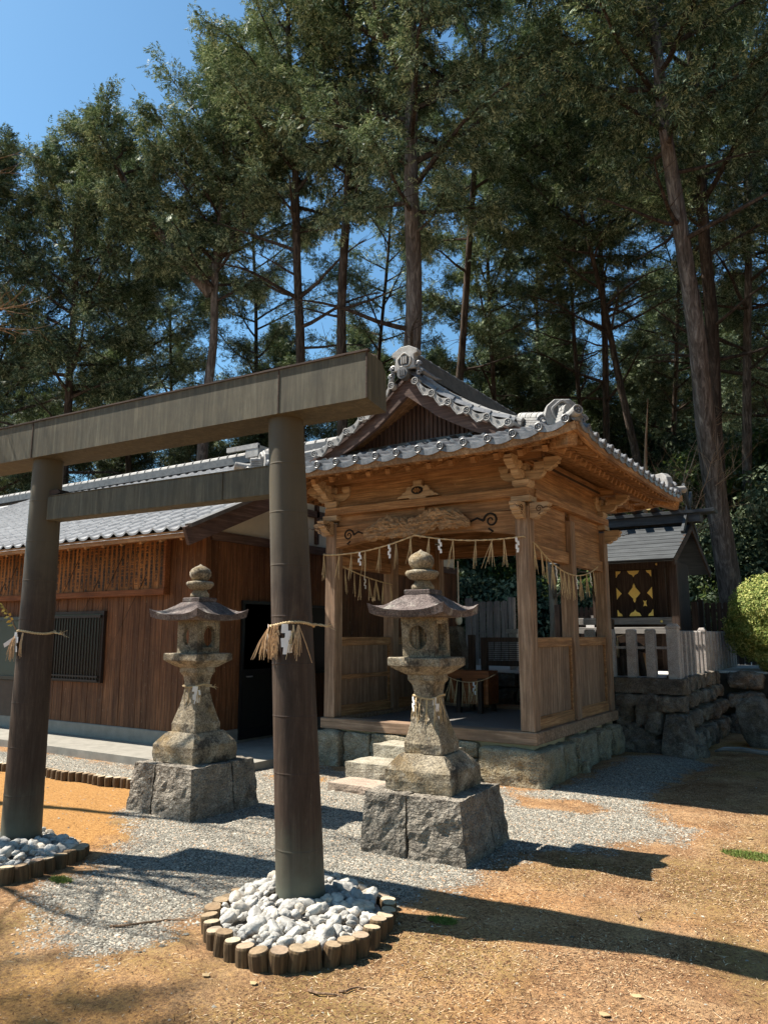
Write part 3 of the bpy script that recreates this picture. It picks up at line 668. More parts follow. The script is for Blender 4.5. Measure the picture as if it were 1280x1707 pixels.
def lantern(cx,cy,lean,arch,label,seed,rot,s0=(.435,.395)):
    t=thing('stone_lantern',(cx,cy,0),label,'stone lantern','pair of stone lanterns')
    def X(b):
        c,s=math.cos(rot),math.sin(rot)
        b.v=[(cx+x*c-y*s+lean[0]*z,cy+x*s+y*c+lean[1]*z,z) for x,y,z in b.v]; return b
    # rough base: two/three big blocks with dark joints
    a,bb=s0; h=.425; g=.006
    def blk(x0,x1,y0,y1,sd):
        k=bb/a; return MB().rough([(x0,y0,-.04),(x1,y0,-.04),(x1,y1,-.04),(x0,y1,-.04),(x0*k,y0*k,h),(x1*k,y0*k,h),(x1*k,y1*k,h),(x0*k,y1*k,h)],15,.020,9,sd,.035)
    sx=-.1*a if arch==0 else -.22*a
    for i,(x0,x1,y0,y1) in enumerate(((-a,sx-g,-a,.25*a),(sx+g,a,-a,.25*a),(-a,a,.25*a+2*g,a))):
        part('base_block',X(blk(x0,x1,y0,y1,seed+i)),BLOCK,t)
    part('plinth',X(sqloft([(.275,.425),(.282,.50),(.278,.575),(.262,.60),(.20,.675),(.185,.69)],8,.007,seed)),GRAN,t,bevel=.008)
    part('shaft',X(sqloft([(.163,.688),(.163,.765),(.155,.785),(.115,.93),(.092,1.04),(.086,1.10),(.088,1.15),(.100,1.21),(.122,1.245),(.122,1.29)],5,.004,seed+1)),GRAN,t,bevel=.006)
    part('platform',X(sqloft([(.125,1.288),(.15,1.30),(.215,1.345),(.232,1.357),(.232,1.415),(.225,1.424)],6,.004,seed+2)),GRAN,t,bevel=.006)
    b=MB(); s=.142; z0,z1=1.426,1.742; zc=(z0+z1)/2; H=z1-z0
    circ=[(.08*math.cos(2*math.pi*k/32),.095*math.sin(2*math.pi*k/32)-.005) for k in range(32)]
    def rr(w,h0,n=32,ar=False):
        L=[]
        for k in range(n):
            q=2*math.pi*k/n; m=max(abs(math.cos(q)),abs(math.sin(q)))
            x_,y_=math.cos(q)/m*w/2,math.sin(q)/m*h0/2
            if ar and y_>0: x_,y_=math.cos(q)*w/2,math.sin(q)*h0/2
            L.append((x_,y_))
        return L
    if arch: left=[(.062*math.cos(2*math.pi*k/32)*(1 if math.cos(2*math.pi*k/32)<0 else .35)+.0,.085*math.sin(2*math.pi*k/32)) for k in range(32)]
    else: left=circ
    win=rr(.15,.21,ar=bool(arch))
    holeplate(b,(0,-s,zc),(1,0,0),(0,0,1),2*s,H,left,(0,-1,0),.04)
    holeplate(b,(s,0,zc),(0,1,0),(0,0,1),2*s,H,win,(1,0,0),.04)
    holeplate(b,(0,s,zc),(-1,0,0),(0,0,1),2*s,H,circ,(0,1,0),.04)
    holeplate(b,(-s,0,zc),(0,-1,0),(0,0,1),2*s,H,win,(-1,0,0),.04)
    # inner walls
    i_=s-.04
    for (o,u,n,lp) in (((0,-i_,zc),(1,0,0),(0,-1,0),left),((i_,0,zc),(0,1,0),(1,0,0),win),((0,i_,zc),(-1,0,0),(0,1,0),circ),((-i_,0,zc),(0,-1,0),(-1,0,0),win)):
        holeplate(b,o,u,(0,0,1),2*i_,H,lp,n,.0)
    b.add(sqring(s,z0),[(3,2,1,0)]); b.add(sqring(s,z1),[(0,1,2,3)])
    b.add(sqring(i_,z0+.02),[(0,1,2,3)]); b.add(sqring(i_,z1-.02),[(3,2,1,0)])
    fb=part('fire_box',X(b),GRAN,t,label='pierced stone light chamber')
    b=MB(); # frame moulding round the window on the right face
    for (y0,y1,za,zb) in ((-.092,-.082,zc-.125,zc+.125),(.082,.092,zc-.125,zc+.125),(-.082,.082,zc+.115,zc+.125),(-.082,.082,zc-.125,zc-.115)): b.box(s-.001,s+.007,y0,y1,za,zb)
    if not arch:
        b.prism([(-.066,-.10),(-.045,-.10),(-.03,0),(-.045,.10),(-.066,.10)],(0,-s+.028,zc),(1,0,0),(0,0,1),(0,1,0),.02)
    part('window_frame',X(b),GRAN,fb)
    # cap
    n=24; W=.318; b=MB(); top=[];bot=[]
    for j in range(n+1):
        for i in range(n+1):
            u,v=2*i/n-1,2*j/n-1; m=max(abs(u),abs(v)); cr=(abs(u)*abs(v))**3
            zt=1.80+.155*(1-m)**.8 if m>.28 else 1.80+.155*(.72)**.8+.0*(.28-m)
            zt=1.792+.165*(math.cos(min(1,m)*math.pi)*.5+.5)**.8 +.060*cr
            zb=1.738+.036*cr+ (0 if m>.0 else 0)
            e=1+.06*cr
            top.append((u*W*e,v*W*e,zt)); bot.append((u*W*.965*e,v*W*.965*e,zb))
    id_=lambda i,j:j*(n+1)+i; K=(n+1)**2; F=[]
    for j in range(n):
        for i in range(n):
            F.append((id_(i,j),id_(i+1,j),id_(i+1,j+1),id_(i,j+1))); F.append((K+id_(i,j),K+id_(i,j+1),K+id_(i+1,j+1),K+id_(i+1,j)))
    for i in range(n):
        for a_,c_ in (((i,0),(i+1,0)),((i+1,n),(i,n)),((0,i+1),(0,i)),((n,i),(n,i+1))):
            F.append((id_(*a_),K+id_(*a_),K+id_(*c_),id_(*c_)))
    b.add(top+bot,F); jit(b,.004,18,seed+4); part('cap',X(b),ROOFST,t,label='dark curved stone cap with upturned corners')
    b=sqloft([(.115,1.925),(.115,1.955),(.108,1.962)],4,.003,seed+5); part('cap_seat',X(b),ROOFST,t)
    b=MB(); b.lathe([(.088,1.96),(.094,1.975),(.092,1.995),(.07,2.02),(.062,2.04)],(0,0,0),28)
    lo=MB(); pr_=[(.062,2.038),(.10,2.05),(.13,2.085),(.132,2.105),(.12,2.118),(.07,2.128)]
    for r0,z in pr_: pass
    nn=32; rings=[]
    for r0,z in pr_: rings.append([(r0*(1+.045*abs(math.sin(4*2*math.pi*j/nn)))*math.cos(2*math.pi*j/nn),r0*(1+.045*abs(math.sin(4*2*math.pi*j/nn)))*math.sin(2*math.pi*j/nn),z) for j in range(nn)])
    b.loft(rings); b.lathe([(.065,2.125),(.09,2.15),(.106,2.185),(.105,2.215),(.088,2.245),(.05,2.268),(.018,2.282),(.004,2.295)],(0,0,0),28)
    jit(b,.003,25,seed); part('finial',X(b),GRAN,t,smooth=True,label='lotus seat topped by an onion shaped jewel')
    return t
lantern(-3.0,5.38,(-.045,-.02),0,'weathered granite lantern with rectangular light window, in front of the pavilion steps',1,R(3))
lantern(-5.57,5.27,(-.012,0),1,'weathered granite lantern with arched light window, in front of the brown boarded office',21,R(-1))
ring_rope('straw_rope',(-3.0-.045*1.1,5.38-.02*1.1),.093,1.115,'straw rope with fringe tied round the shaft of the right stone lantern',
  [(-120,.20,5,.35),(-100,.2,4,.1),(-70,.2,4,.1),(-45,.22,4,.12),(-30,.24,4,.12),(-15,.24,5,.12),(0,.2,4,.3)],[(-128,.1),(-35,.19)],None,7,sq=True)
ring_rope('straw_rope',(-5.57-.012*1.1,5.27),.095,1.115,'straw rope with fringe tied round the shaft of the left stone lantern',
  [(-110,.17,4,.15),(-85,.18,4,.12),(-40,.19,4,.15),(-30,.18,3,.1)],[(-50,.15),(-40,.14)],(.95,.25),8,sq=True)
# ================================================================ PAVILION
PX0,PX1,PY0,PY1=-6.08,-3.20,7.93,10.92; PC=-4.62
P=thing('worship_pavilion',(PC,9.4,0),'open timber worship pavilion with grey tiled hip and gable roof','pavilion')
ER=2.28                                   # eave half width
def SZ(dx):                               # roof height over distance from ridge
    t=min(1,dx/ER); return 4.90-1.33*(1-(1-t)**1.45)-.0*t if dx>0 else 4.90
def SZ(dx):
    X=[0,.2,.42,.64,.88,1.13,1.39,1.8,2.28]; Zz=[4.83,4.66,4.47,4.33,4.19,4.07,3.97,3.80,3.635]
    for i in range(8):
        if dx<=X[i+1]: t=(dx-X[i])/(X[i+1]-X[i]); return Zz[i]+(Zz[i+1]-Zz[i])*t
    return Zz[-1]
YF=7.11; YB=YF+4.86; GYv=7.60; GYb=YB-.49
def upturn(x,y):
    a=max(0,(abs(x-PC)-1.2)/1.08); b=max(0,(abs(y-(YF+YB)/2)-1.35)/1.08); return .10*(min(a,1.05)**2.2)*(min(b,1.05)**2.2)
def tilepatch(mb,fn,u0,u1,vr,per,crs,amp=.042,st=.022,du=12,ph=0):
    "fn(u,v)->(x,y,z) ; vr(u)->(v0,v1) ; v grows up the slope"
    n=max(1,int(round((u1-u0)/per*du))); us=[u0+(u1-u0)*i/n for i in range(n+1)]
    def prof(u):
        f=(u/per+ph)%1; return amp*(math.exp(-((f-.5)/.15)**2)*1.25+.25*math.cos(2*math.pi*(f-.5))*.6)
    ks=range(0,200); 
    for i in range(n):
        ua,ub=us[i],us[i+1]; um=(ua+ub)/2; lo,hi=vr(um)
        if hi-lo<.005: continue
        k=math.floor(lo/crs); pa,pb=prof(ua),prof(ub)
        while k*crs<hi-1e-6:
            v0,v1=max(lo,k*crs),min(hi,(k+1)*crs)
            def q(u,v,p,f): x,y,z=fn(u,v); return (x,y,z+p+st*(1-f))
            f0=(v0-k*crs)/crs; f1=(v1-k*crs)/crs
            b0=len(mb.v); mb.v+=[q(ua,v0,pa,f0),q(ub,v0,pb,f0),q(ub,v1,pb,f1),q(ua,v1,pa,f1)]; mb.f.append((b0,b0+1,b0+2,b0+3))
            # riser
            x0=fn(ua,v0);x1=fn(ub,v0); b0=len(mb.v); mb.v+=[(x0[0],x0[1],x0[2]+pa-.012),(x1[0],x1[1],x1[2]+pb-.012),q(ub,v0,pb,f0),q(ua,v0,pa,f0)]; mb.f.append((b0,b0+1,b0+2,b0+3))
            k+=1
PER=.2857
def roofpart(sgn,name):
    mb=MB()
    fn=lambda u,v:(PC+sgn*(ER-v),u,SZ(ER-v)+upturn(PC+sgn*(ER-v),u))
    def vr(u):
        d=min(u-YF,YB-u); hip=min(d,ER)      # hip line limits v
        if GYv<=u<=GYb and d<ER-1.37+.4: return (0,ER-.0) if d>=ER-1.37 else (0,hip)
        if u<GYv or u>GYb: return (0,max(0,hip))
        return (0,ER)
    tilepatch(mb,fn,YF,YB,vr,.27,.235)
    # upper strip between verge and hip corner
    def vr2(u):
        return (ER-1.40,ER) if min(u-YF,YB-u)<ER-1.37 and GYv<=u<=GYb else (0,0)
    tilepatch(mb,fn,GYv,YF+ER-1.37,vr2,.27,.235); tilepatch(mb,fn,YB-(ER-1.37),GYb,vr2,.27,.235)
    return part(name,mb,TILE,P,label='grey wave tiled roof slope')
roofpart(1,'roof_slope'); roofpart(-1,'roof_slope')
def hip(front):
    mb=MB(); 
    if front: fn=lambda u,v:(u,YF+v,SZ(ER-v)+upturn(u,YF+v))
    else: fn=lambda u,v:(PC*2-u,YB-v,SZ(ER-v)+upturn(PC*2-u,YB-v))
    vr=lambda u:(0,max(0,min(.93,ER-abs(u-PC))))
    tilepatch(mb,fn,PC-ER,PC+ER,vr,PER,.235,ph=.02); return part('roof_slope',mb,TILE,P,label='grey wave tiled hip slope')
hip(True); hip(False)
# eave end tiles : round caps + curved lips
def comma_disc(mb,md,c,n,r):
    c=Vector(c); n=Vector(n).normalized(); u=n.orthogonal().normalized() if abs(n.z)<.9 else Vector((1,0,0)); u=Vector((0,0,1)).cross(n).normalized(); v=n.cross(u)
    mb.tube([c-n*.05,c],r,16); rg=[]
    for k in range(17): a=2*math.pi*k/16; rg.append(c+(u*math.cos(a)+v*math.sin(a))*(r*.86)+n*.002)
    mb.tube(rg,r*.16,6,cap=False)
    md.tube([c+n*.0005,c+n*.003],r*.70,14)
    for k in range(3):
        a=k*2.094+.4; p=c+(u*math.cos(a)+v*math.sin(a))*r*.32+n*.004; q=c+(u*math.cos(a+1.0)+v*math.sin(a+1.0))*r*.52+n*.004; mb.tube([p,q],[r*.17,r*.06],6)
mb=MB(); md=MB()
def lip(mb,a,b,n,sag,h):
    "curved pan front between two humps"
    a=Vector(a);b=Vector(b);n=Vector(n); K=8; 
    for k in range(K):
        f0,f1=k/K,(k+1)/K; z0=-sag*math.sin(math.pi*f0);z1=-sag*math.sin(math.pi*f1); p=a.lerp(b,f0);q=a.lerp(b,f1)
        P_=[p+Zv*(z0-h),q+Zv*(z1-h),q+Zv*z1,p+Zv*z0]; mb.add([x for x in P_]+[x-n*.02 for x in P_],[(0,1,2,3),(7,6,5,4),(0,4,5,1),(3,2,6,7),(0,3,7,4),(1,5,6,2)])
for side in (0,1,2,3):
    if side in (0,1):
        n=(0,-1,0) if side==0 else (0,1,0); us=[]; k=-8
        u=PC-ER+ (0.5-.02)*PER-((PC-ER)%PER); 
        u=math.floor((PC-ER)/PER)*PER+(.5-.02)*PER
        pts=[]
        while u<PC+ER-.03:
            if u>PC-ER+.02: y=YF if side==0 else YB; pts.append((u,y,SZ(ER)+upturn(u,y)+.022))
            u+=PER
        o=Vector(n)
    else:
        sg=1 if side==2 else -1; n=(sg,0,0); u=math.floor(YF/.27)*.27+.135; pts=[]
        while u<YB-.03:
            if u>YF+.02: x=PC+sg*ER; pts.append((x,u,SZ(ER)+upturn(x,u)+.022))
            u+=.27
        o=Vector(n)
    for i,p in enumerate(pts):
        comma_disc(mb,md,Vector(p)+o*.035,n,.046)
        if i<len(pts)-1: lip(mb,Vector(p)+o*.03+Zv*.0,Vector(pts[i+1])+o*.03,o,.034,.052)
et=part('eave_tile_row',mb,TILE,P,label='row of round eave tile ends and curved lips'); parts('tile_crest',md,TILED,et)
# verge tiles down the gable
def verge(front):
    mb=MB(); md=MB(); y=GYv-.03 if front else GYb+.03; n=(0,-1,0) if front else (0,1,0); o=Vector(n)
    for sg in (-1,1):
        L=[.17,.40,.62,.86,1.11,1.37]
        for i,d in enumerate(L):
            c=Vector((PC+sg*d,y,SZ(d)-.035)); comma_disc(mb,md,c+o*.03,n,.047)
            mb.tube([c,c-o*.36],.046,12)
            if i<5:
                e=Vector((PC+sg*L[i+1],y,SZ(L[i+1])-.035)); D=(e-c); K=8; top=[];bot=[]
                for k in range(K+1):
                    f=k/K; q=c+D*(.14+.74*f)+Zv*(.035-.03*math.sin(math.pi*f)); top.append(q); bot.append(q-Zv*(.055+.022*abs(math.sin(math.pi*f*3))*math.sin(math.pi*f)+.03*math.sin(math.pi*f)))
                for k in range(K):
                    Pq=[bot[k],bot[k+1],top[k+1],top[k]]; mb.add([p+o*.03 for p in Pq]+[p for p in Pq],[(0,1,2,3),(7,6,5,4),(0,4,5,1),(3,2,6,7)])
                rim=[b_+o*.032 for b_ in bot]; mb.tube(rim,.0075,5)
                md.tube([c+D*.5+o*.031-Zv*.02,c+D*.5+o*.036-Zv*.02],.017,8)
    v=part('verge_tile_row',mb,TILEL if front else TILE,P,label='pale round verge tiles stepping down the gable'); parts('tile_crest',md,TILED,v)
verge(True); verge(False)
# ridges
def ridge_stack(pts,w0,h,cap_r,nl=4,lab=None,mat=None):
    mb=MB()
    for l in range(nl):
        ww=w0*(1-.10*l); z0=h*l/nl; z1=h*(l+1)/nl-.006
        for a,b in zip(pts[:-1],pts[1:]):
            a=Vector(a);b=Vector(b); mb.bar(a+Zv*((z0+z1)/2),b+Zv*((z0+z1)/2),ww,z1-z0)
    P2=[Vector(p)+Zv*(h+cap_r*.2) for p in pts]; mb.tube(P2,cap_r,12)
    for a,b in zip(P2[:-1],P2[1:]):
        L=(b-a).length; k=int(L/.24)
        for j in range(k+1): q=a.lerp(b,(j+.5)/(k+1)); d=(b-a).normalized(); mb.tube([q-d*.012,q+d*.012],cap_r*1.12,12)
    return part('ridge',mb,mat or TILE,P,label=lab)
ridge_stack([(PC,GYv+.02,4.84),(PC,GYb-.02,4.84)],.24,.22,.06,5,'tall main ridge of stacked dark tiles',TILED)
for sy,y0 in ((1,GYv+.24),(-1,GYb-.24)):
    for sg in (-1,1):
        L=[.12,.3,.5,.75,1.0,1.25,1.42]
        mb=MB(); pts=[(PC+sg*d,y0,SZ(d)+.05) for d in L]; mb.tube(pts,.052,12)
        for a,b in zip(pts[:-1],pts[1:]): a=Vector(a);b=Vector(b); mb.tube([a.lerp(b,.5)-(b-a)*.03,a.lerp(b,.5)+(b-a)*.03],.057,12); mb.bar(a-Zv*.05,b-Zv*.05,.13,.06)
        part('descending_ridge',mb,TILEL,P)
        # corner ridge
        yy=YF if sy==1 else YB; K=8; pts=[]
        for k in range(K+1):
            d=1.30+(ER-.10-1.30)*k/K; x=PC+sg*d; y=yy+sy*(ER-d); pts.append((x,y,SZ(d)+upturn(x,y)+.015))
        ridge_stack(pts,.17,.115,.052,4,'pale corner ridge of stacked tiles',TILEL)
def ogre(c,f,s,big,lab):
    "ridge-end tile: arch block, scrolls, crest of three bars. c base centre, f facing dir"
    f=Vector(f).normalized(); u=Vector((-f.y,f.x,0)); c=Vector(c); mb=MB()
    if big: pol=[(-.17,0),(.17,0),(.15,.20),(.21,.215),(.21,.27),(.07,.345),(-.07,.345),(-.21,.27),(-.21,.215),(-.15,.20)]
    else: pol=[(-.16,-.02),(.16,-.02),(.19,.08),(.16,.19),(.08,.26),(-.08,.26),(-.16,.19),(-.19,.08)]
    pol=[(a*s,b*s) for a,b in pol]; mb.prism(pol,c,u,Zv,-f,.12*s)
    o=part('ridge_end_tile',mb,TILEL,P,bevel=.008,label=lab)
    mb=MB(); mb.tube([c+Zv*(.13*s)-f*.002,c+Zv*(.13*s)+f*.004],.098*s,20); part('recess_shade',mb,TILED,o)  # flat dark disc painted in for the shade of a recess behind the crest
    mb=MB(); cz=c+Zv*(.13*s)+f*.006; rg=[cz+(u*math.cos(a)*.105+Zv*(math.sin(a)*.095+.012*math.cos(4*a)))*s for a in [2*math.pi*k/28 for k in range(29)]]; mb.tube(rg,.014*s,6,cap=False)
    for k in (-1,0,1): mb.bar(cz+u*(.036*k*s)+Zv*(-.05*s)+f*.01,cz+u*(.036*k*s)+Zv*(.055*s)+f*.01,.018*s,.02,up=tuple(f))
    part('crest',mb,TILEL,o,label='oval crest with three upright bars')
    mb=MB()
    for sg in (-1,1):
        for (ox,oz,r0) in ((.20,.04,.055),(.23,-.07,.05)):
            pts=[]
            for k in range(22):
                a=k*.45; r1=r0*(1-k/26); pts.append(c+u*sg*(ox+math.cos(a)*r1)*s+Zv*(oz+math.sin(a)*r1)*s+f*(-.03+.001*k))
            mb.tube(pts,[.020*s*(1-k/40) for k in range(22)],6)
        mb.tube([c+u*sg*.2*s+Zv*.0-f*.02,c+u*sg*.30*s-Zv*.09*s-f*.12*s,c+u*sg*.37*s-Zv*.14*s-f*.22*s,c+u*sg*.43*s-Zv*.14*s-f*.30*s],[.035*s,.04*s,.025*s,.006],8)
    part('scroll',mb,TILE,o); return o
ogre((PC,GYv-.02,4.84),(0,-1,0),.88,True,'main ridge end tile with hexagonal cap and crest')
ogre((PC,GYb+.02,4.84),(0,1,0),.95,True,'rear ridge end tile')
mb=MB(); c=Vector((PC,GYv-.03,4.78)); mb.tube([c+Vector((0,.1,0)),c-Vector((0,.05,0))],.075,18)
for k in (-1,0,1): mb.bar(c+Vector((.03*k,-.055,-.04)),c+Vector((.03*k,-.055,.04)),.015,.012,up=(0,1,0))
part('ridge_end_roundel',mb,TILED,P,label='round tile with three bars under the ridge end')
for sg in (-1,1):
    for yy,sy in ((YF,1),(YB,-1)):
        d=ER-.20; x=PC+sg*d; y=yy+sy*(ER-d); ogre((x,y,SZ(d)+upturn(x,y)+.02),(sg*.6,-sy,0),1.0,False,'arched corner ridge end tile with crest')
        mb=MB(); md=MB(); a=Vector((PC+sg*(ER-.2),yy+sy*.2,SZ(ER-.2)+.10)); e=Vector((PC+sg*(ER+.03),yy-sy*.03,SZ(ER)+.17)); mb.tube([a,a.lerp(e,.6)-Zv*.012,e],[.05,.052,.056],14); q=part('corner_roll_tile',mb,TILEL,P)
        mb=MB(); comma_disc(mb,md,e+Vector((sg,-sy,.3)).normalized()*.012,(sg,-sy,.3),.056); part('tile_crest',md,TILED,q); part('round_end',mb,TILEL,q)
# gable boards
def gable(front):
    s=1 if front else -1; y=GYv+.03*s if front else GYb-.03; n=Vector((0,s,0))
    for sg in (-1,1):
        mb=MB(); L=[0,.2,.42,.64,.88,1.13,1.39,1.52]; top=[(sg*d,SZ(d)-.05) for d in L]; th=[.27,.25,.23,.215,.20,.19,.19,.12]
        bot=[(sg*d,SZ(d)-.05-t) for d,t in zip(L,th)]
        for k in range(7):
            pol=[bot[k],bot[k+1],top[k+1],top[k]]; mb.prism(pol,(PC,y,0),(1,0,0),(0,0,1),n,.05)
        part('bargeboard',mb,PURP[0],P,label='dark curved gable bargeboard')
        mb=MB()
        for k in range(7):
            pol=[(bot[k][0],top[k][1]-.05),(bot[k+1][0],top[k+1][1]-.05),top[k+1],top[k]]; mb.prism(pol,(PC,y-.02*s,0),(1,0,0),(0,0,1),n,.02)
        part('barge_trim',mb,PURP[0],P)
    mb=MB(); yb=YF+.93 if front else YB-.93   # boarded wall with vertical slats
    mb.prism([(-1.25,3.98),(1.25,3.98),(0,4.72)],(PC,yb,0),(1,0,0),(0,0,1),n,.03)
    for k in range(-18,19):
        x=k*.062; h=4.70-abs(x)*.59
        if h>4.0: mb.box(PC+x-.016,PC+x+.016,yb-.02*s if front else yb,yb if front else yb+.02,3.98,h)
    part('gable_wall',mb,m_gw,P)
    mb=MB()
    for sg in (-1,1): mb.bar((PC,y+.1*s,4.60),(PC+sg*1.3,y+.1*s,3.86),.03,.05); mb.bar((PC,y+.25*s,4.58),(PC+sg*1.3,y+.25*s,3.88),.35,.02)
    parts('gable_soffit',mb,WOOD[0],P)
    mb=MB(); 
    for k in range(2): mb.box(PC-1.35,PC+1.35,yb-.07+.02*k if front else yb,yb if front else yb+.07,3.93+.055*k,3.98+.055*k)
    parts('base_course',mb,TILED,P)
m_gw=PURP[2]
gable(True); gable(False)
# eaves underside: boards, rafters, fascia
def soff(x,y): 
    dx=abs(x-PC); dy=min(y-YF,YB-y); d=min(ER-dx,dy); return SZ(ER-d)+upturn(x,y)-.07
mb=MB(); nn=26
for i in range(nn):
    for j in range(nn):
        xa,xb=PC-ER+2*ER*i/nn,PC-ER+2*ER*(i+1)/nn; ya,yb=YF+(YB-YF)*j/nn,YF+(YB-YF)*(j+1)/nn
        if max(abs(xa-PC),abs(xb-PC))<1.2 and ya>YF+1.1 and yb<YB-1.1: continue
        mb.add([(xa,ya,soff(xa,ya)),(xa,yb,soff(xa,yb)),(xb,yb,soff(xb,yb)),(xb,ya,soff(xb,ya))],[(0,1,2,3)])
part('eave_boarding',mb,WOOD[0],P)
mb=MB(); mr=MB()
def rafter(a,b,w,h,m): m.bar(a,b,w,h)
for k in range(27):      # side rafters (two tiers)
    y=YF+.16+k*(YB-YF-.32)/26
    for sg in (-1,1):
        d=min(y-YF,YB-y); r_in=min(1.1,max(.10,d)); x0=PC+sg*(ER-.05); x1=PC+sg*(ER-r_in)
        z0=soff(x0,y)-.04; z1=soff(x1,y)-.04; mb.bar((x0,y,z0),(x1,y,z1),.055,.07)
        if d>.32:
            x0=PC+sg*(ER-.30); mb.bar((x0,y,soff(x0,y)-.135),(x1,y,soff(x1,y)-.10),.06,.07)
for k in range(16):
    x=PC-ER+.16+k*(2*ER-.32)/15
    for yy,sy in ((YF,1),(YB,-1)):
        d=ER-abs(x-PC); r_in=min(1.0,max(.1,d)); y0=yy+sy*.05;y1=yy+sy*r_in
        mb.bar((x,y0,soff(x,y0)-.04),(x,y1,soff(x,y1)-.04),.055,.07)
        if d>.32: y0=yy+sy*.30; mb.bar((x,y0,soff(x,y0)-.135),(x,y1,soff(x,y1)-.10),.06,.07)
parts('rafter',mb,WOOD[0],P)
mb=MB(); K=24
for k in range(K):
    for sg in (-1,1):
        ya,yb=YF+(YB-YF)*k/K,YF+(YB-YF)*(k+1)/K; x=PC+sg*(ER-.01); mb.bar((x,ya,soff(x,ya)+.0),(x,yb,soff(x,yb)+.0),.05,.09)
        x=PC+sg*(ER-.31)
        if .3<(ya+yb)/2-YF<YB-YF-.3: mb.bar((x,ya,soff(x,ya)-.055),(x,yb,soff(x,yb)-.055),.05,.06)
    xa,xb=PC-ER+2*ER*k/K,PC-ER+2*ER*(k+1)/K
    for y in (YF+.01,YB-.01): mb.bar((xa,y,soff(xa,y)),(xb,y,soff(xb,y)),.05,.09)
    if abs((xa+xb)/2-PC)<ER-.3:
        for y in (YF+.31,YB-.31): mb.bar((xa,y,soff(xa,y)-.055),(xb,y,soff(xb,y)-.055),.05,.06)
part('eave_fascia',mb,WOOD[1],P,label='long timber fascia boards under the eave tiles')
mb=MB()
for sg in (-1,1):
    for yy,sy in ((YF,1),(YB,-1)):
        a=Vector((PC+sg*(ER-.06),yy+sy*.06,soff(PC+sg*ER,yy)-.11)); b=Vector((PC+sg*(ER-1.1),yy+sy*1.1,3.82)); mb.bar(a,b,.11,.15)
parts('hip_rafter',mb,WOOD[0],P,bevel=.006,label='heavy corner rafter with square cut end')
# frame
def post(x,y,label=None,mat=None):
    b=MB(); b.box(x-.085,x+.085,y-.085,y+.085,.55,3.06); part('post',b,mat or PALE[2],P,bevel=.012,label=label)
FX0,FX1=PX0+.085,PX1-.085; FY0,FY1=PY0+.085,PY1-.085; FM=(FY0+FY1)/2
for (x,y) in ((FX0,FY0),(FX1,FY0),(FX0,FM),(FX1,FM),(FX0,FY1),(FX1,FY1)): post(x,y)
mb=MB()
for (x0,x1,y0,y1) in ((PX0-.03,PX1+.03,PY0-.03,PY0+.17),(PX0-.03,PX0+.17,PY0+.172,PY1+.03),(PX1-.17,PX1+.03,PY0+.172,PY1+.03),(PX0+.172,PX1-.172,PY1-.17,PY1+.03)): mb.box(x0,x1,y0,y1,.42,.552)
parts('sill',mb,PALE[0],P,bevel=.008,label='thick weathered ground sill')
mb=MB(); mb.box(PX0+.17,PX1-.17,PY0+.17,PY1-.17,.35,.50); part('floor',mb,m_plain('pebbled_floor',(.16,.15,.14),.9,scale=60,var=.6,bump=.8),P)
# front rainbow beam
mb=MB(); K=14; xa,xb=PX0+.17,PX1-.17; 
for k in range(K):
    f0,f1=k/K,(k+1)/K; g=lambda f:2.735+.085*min(1,math.sin(math.pi*f)*1.6); t=lambda f:3.01+.03*math.sin(math.pi*f)
    mb.prism([(xa+(xb-xa)*f0,g(f0)),(xa+(xb-xa)*f1,g(f1)),(xa+(xb-xa)*f1,t(f1)),(xa+(xb-xa)*f0,t(f0))],(0,FY0-.07,0),(1,0,0),(0,0,1),(0,1,0),.14)
kb=part('rainbow_beam',mb,WOOD[0],P,label='curved front beam carved with scrolls')
def scroll(o,u,s,sg,th=.014):
    mb=MB(); o=Vector(o);u=Vector(u); pts=[]
    for k in range(26): a=k*.38; r=.085*s*(1-k/30); pts.append(o+u*(sg*math.cos(a)*r)+Zv*(math.sin(a)*r))
    tail=[o+u*sg*(.085*s),o+u*sg*(.16*s)+Zv*.035*s,o+u*sg*(.26*s)+Zv*.0*s,o+u*sg*(.36*s)+Zv*.04*s,o+u*sg*(.46*s)+Zv*.015*s]
    mb.tube(pts,[th*s*(1-k/50) for k in range(26)],6); mb.tube(tail,[th*s,th*s*.9,th*s*.8,th*s*.6,.003],6); 
    mb.tube([o+u*sg*(.03*s)-Zv*.085*s,o+u*sg*-.02*s-Zv*.12*s,o+u*sg*(.02*s)-Zv*.14*s],[th*s*.8,th*s,.004],6)
    return mb
part('carved_scroll',scroll((xa+.20,FY0-.072,2.89),(1,0,0),.95,1),SHADW:=m_plain('carving_shade',(.018,.013,.01),.8),kb)  # raised dark tubes stand in for the shade of cut scroll grooves
part('carved_scroll',scroll((xb-.30,FY0-.072,2.92),(1,0,0),1.1,-1),SHADW,kb)
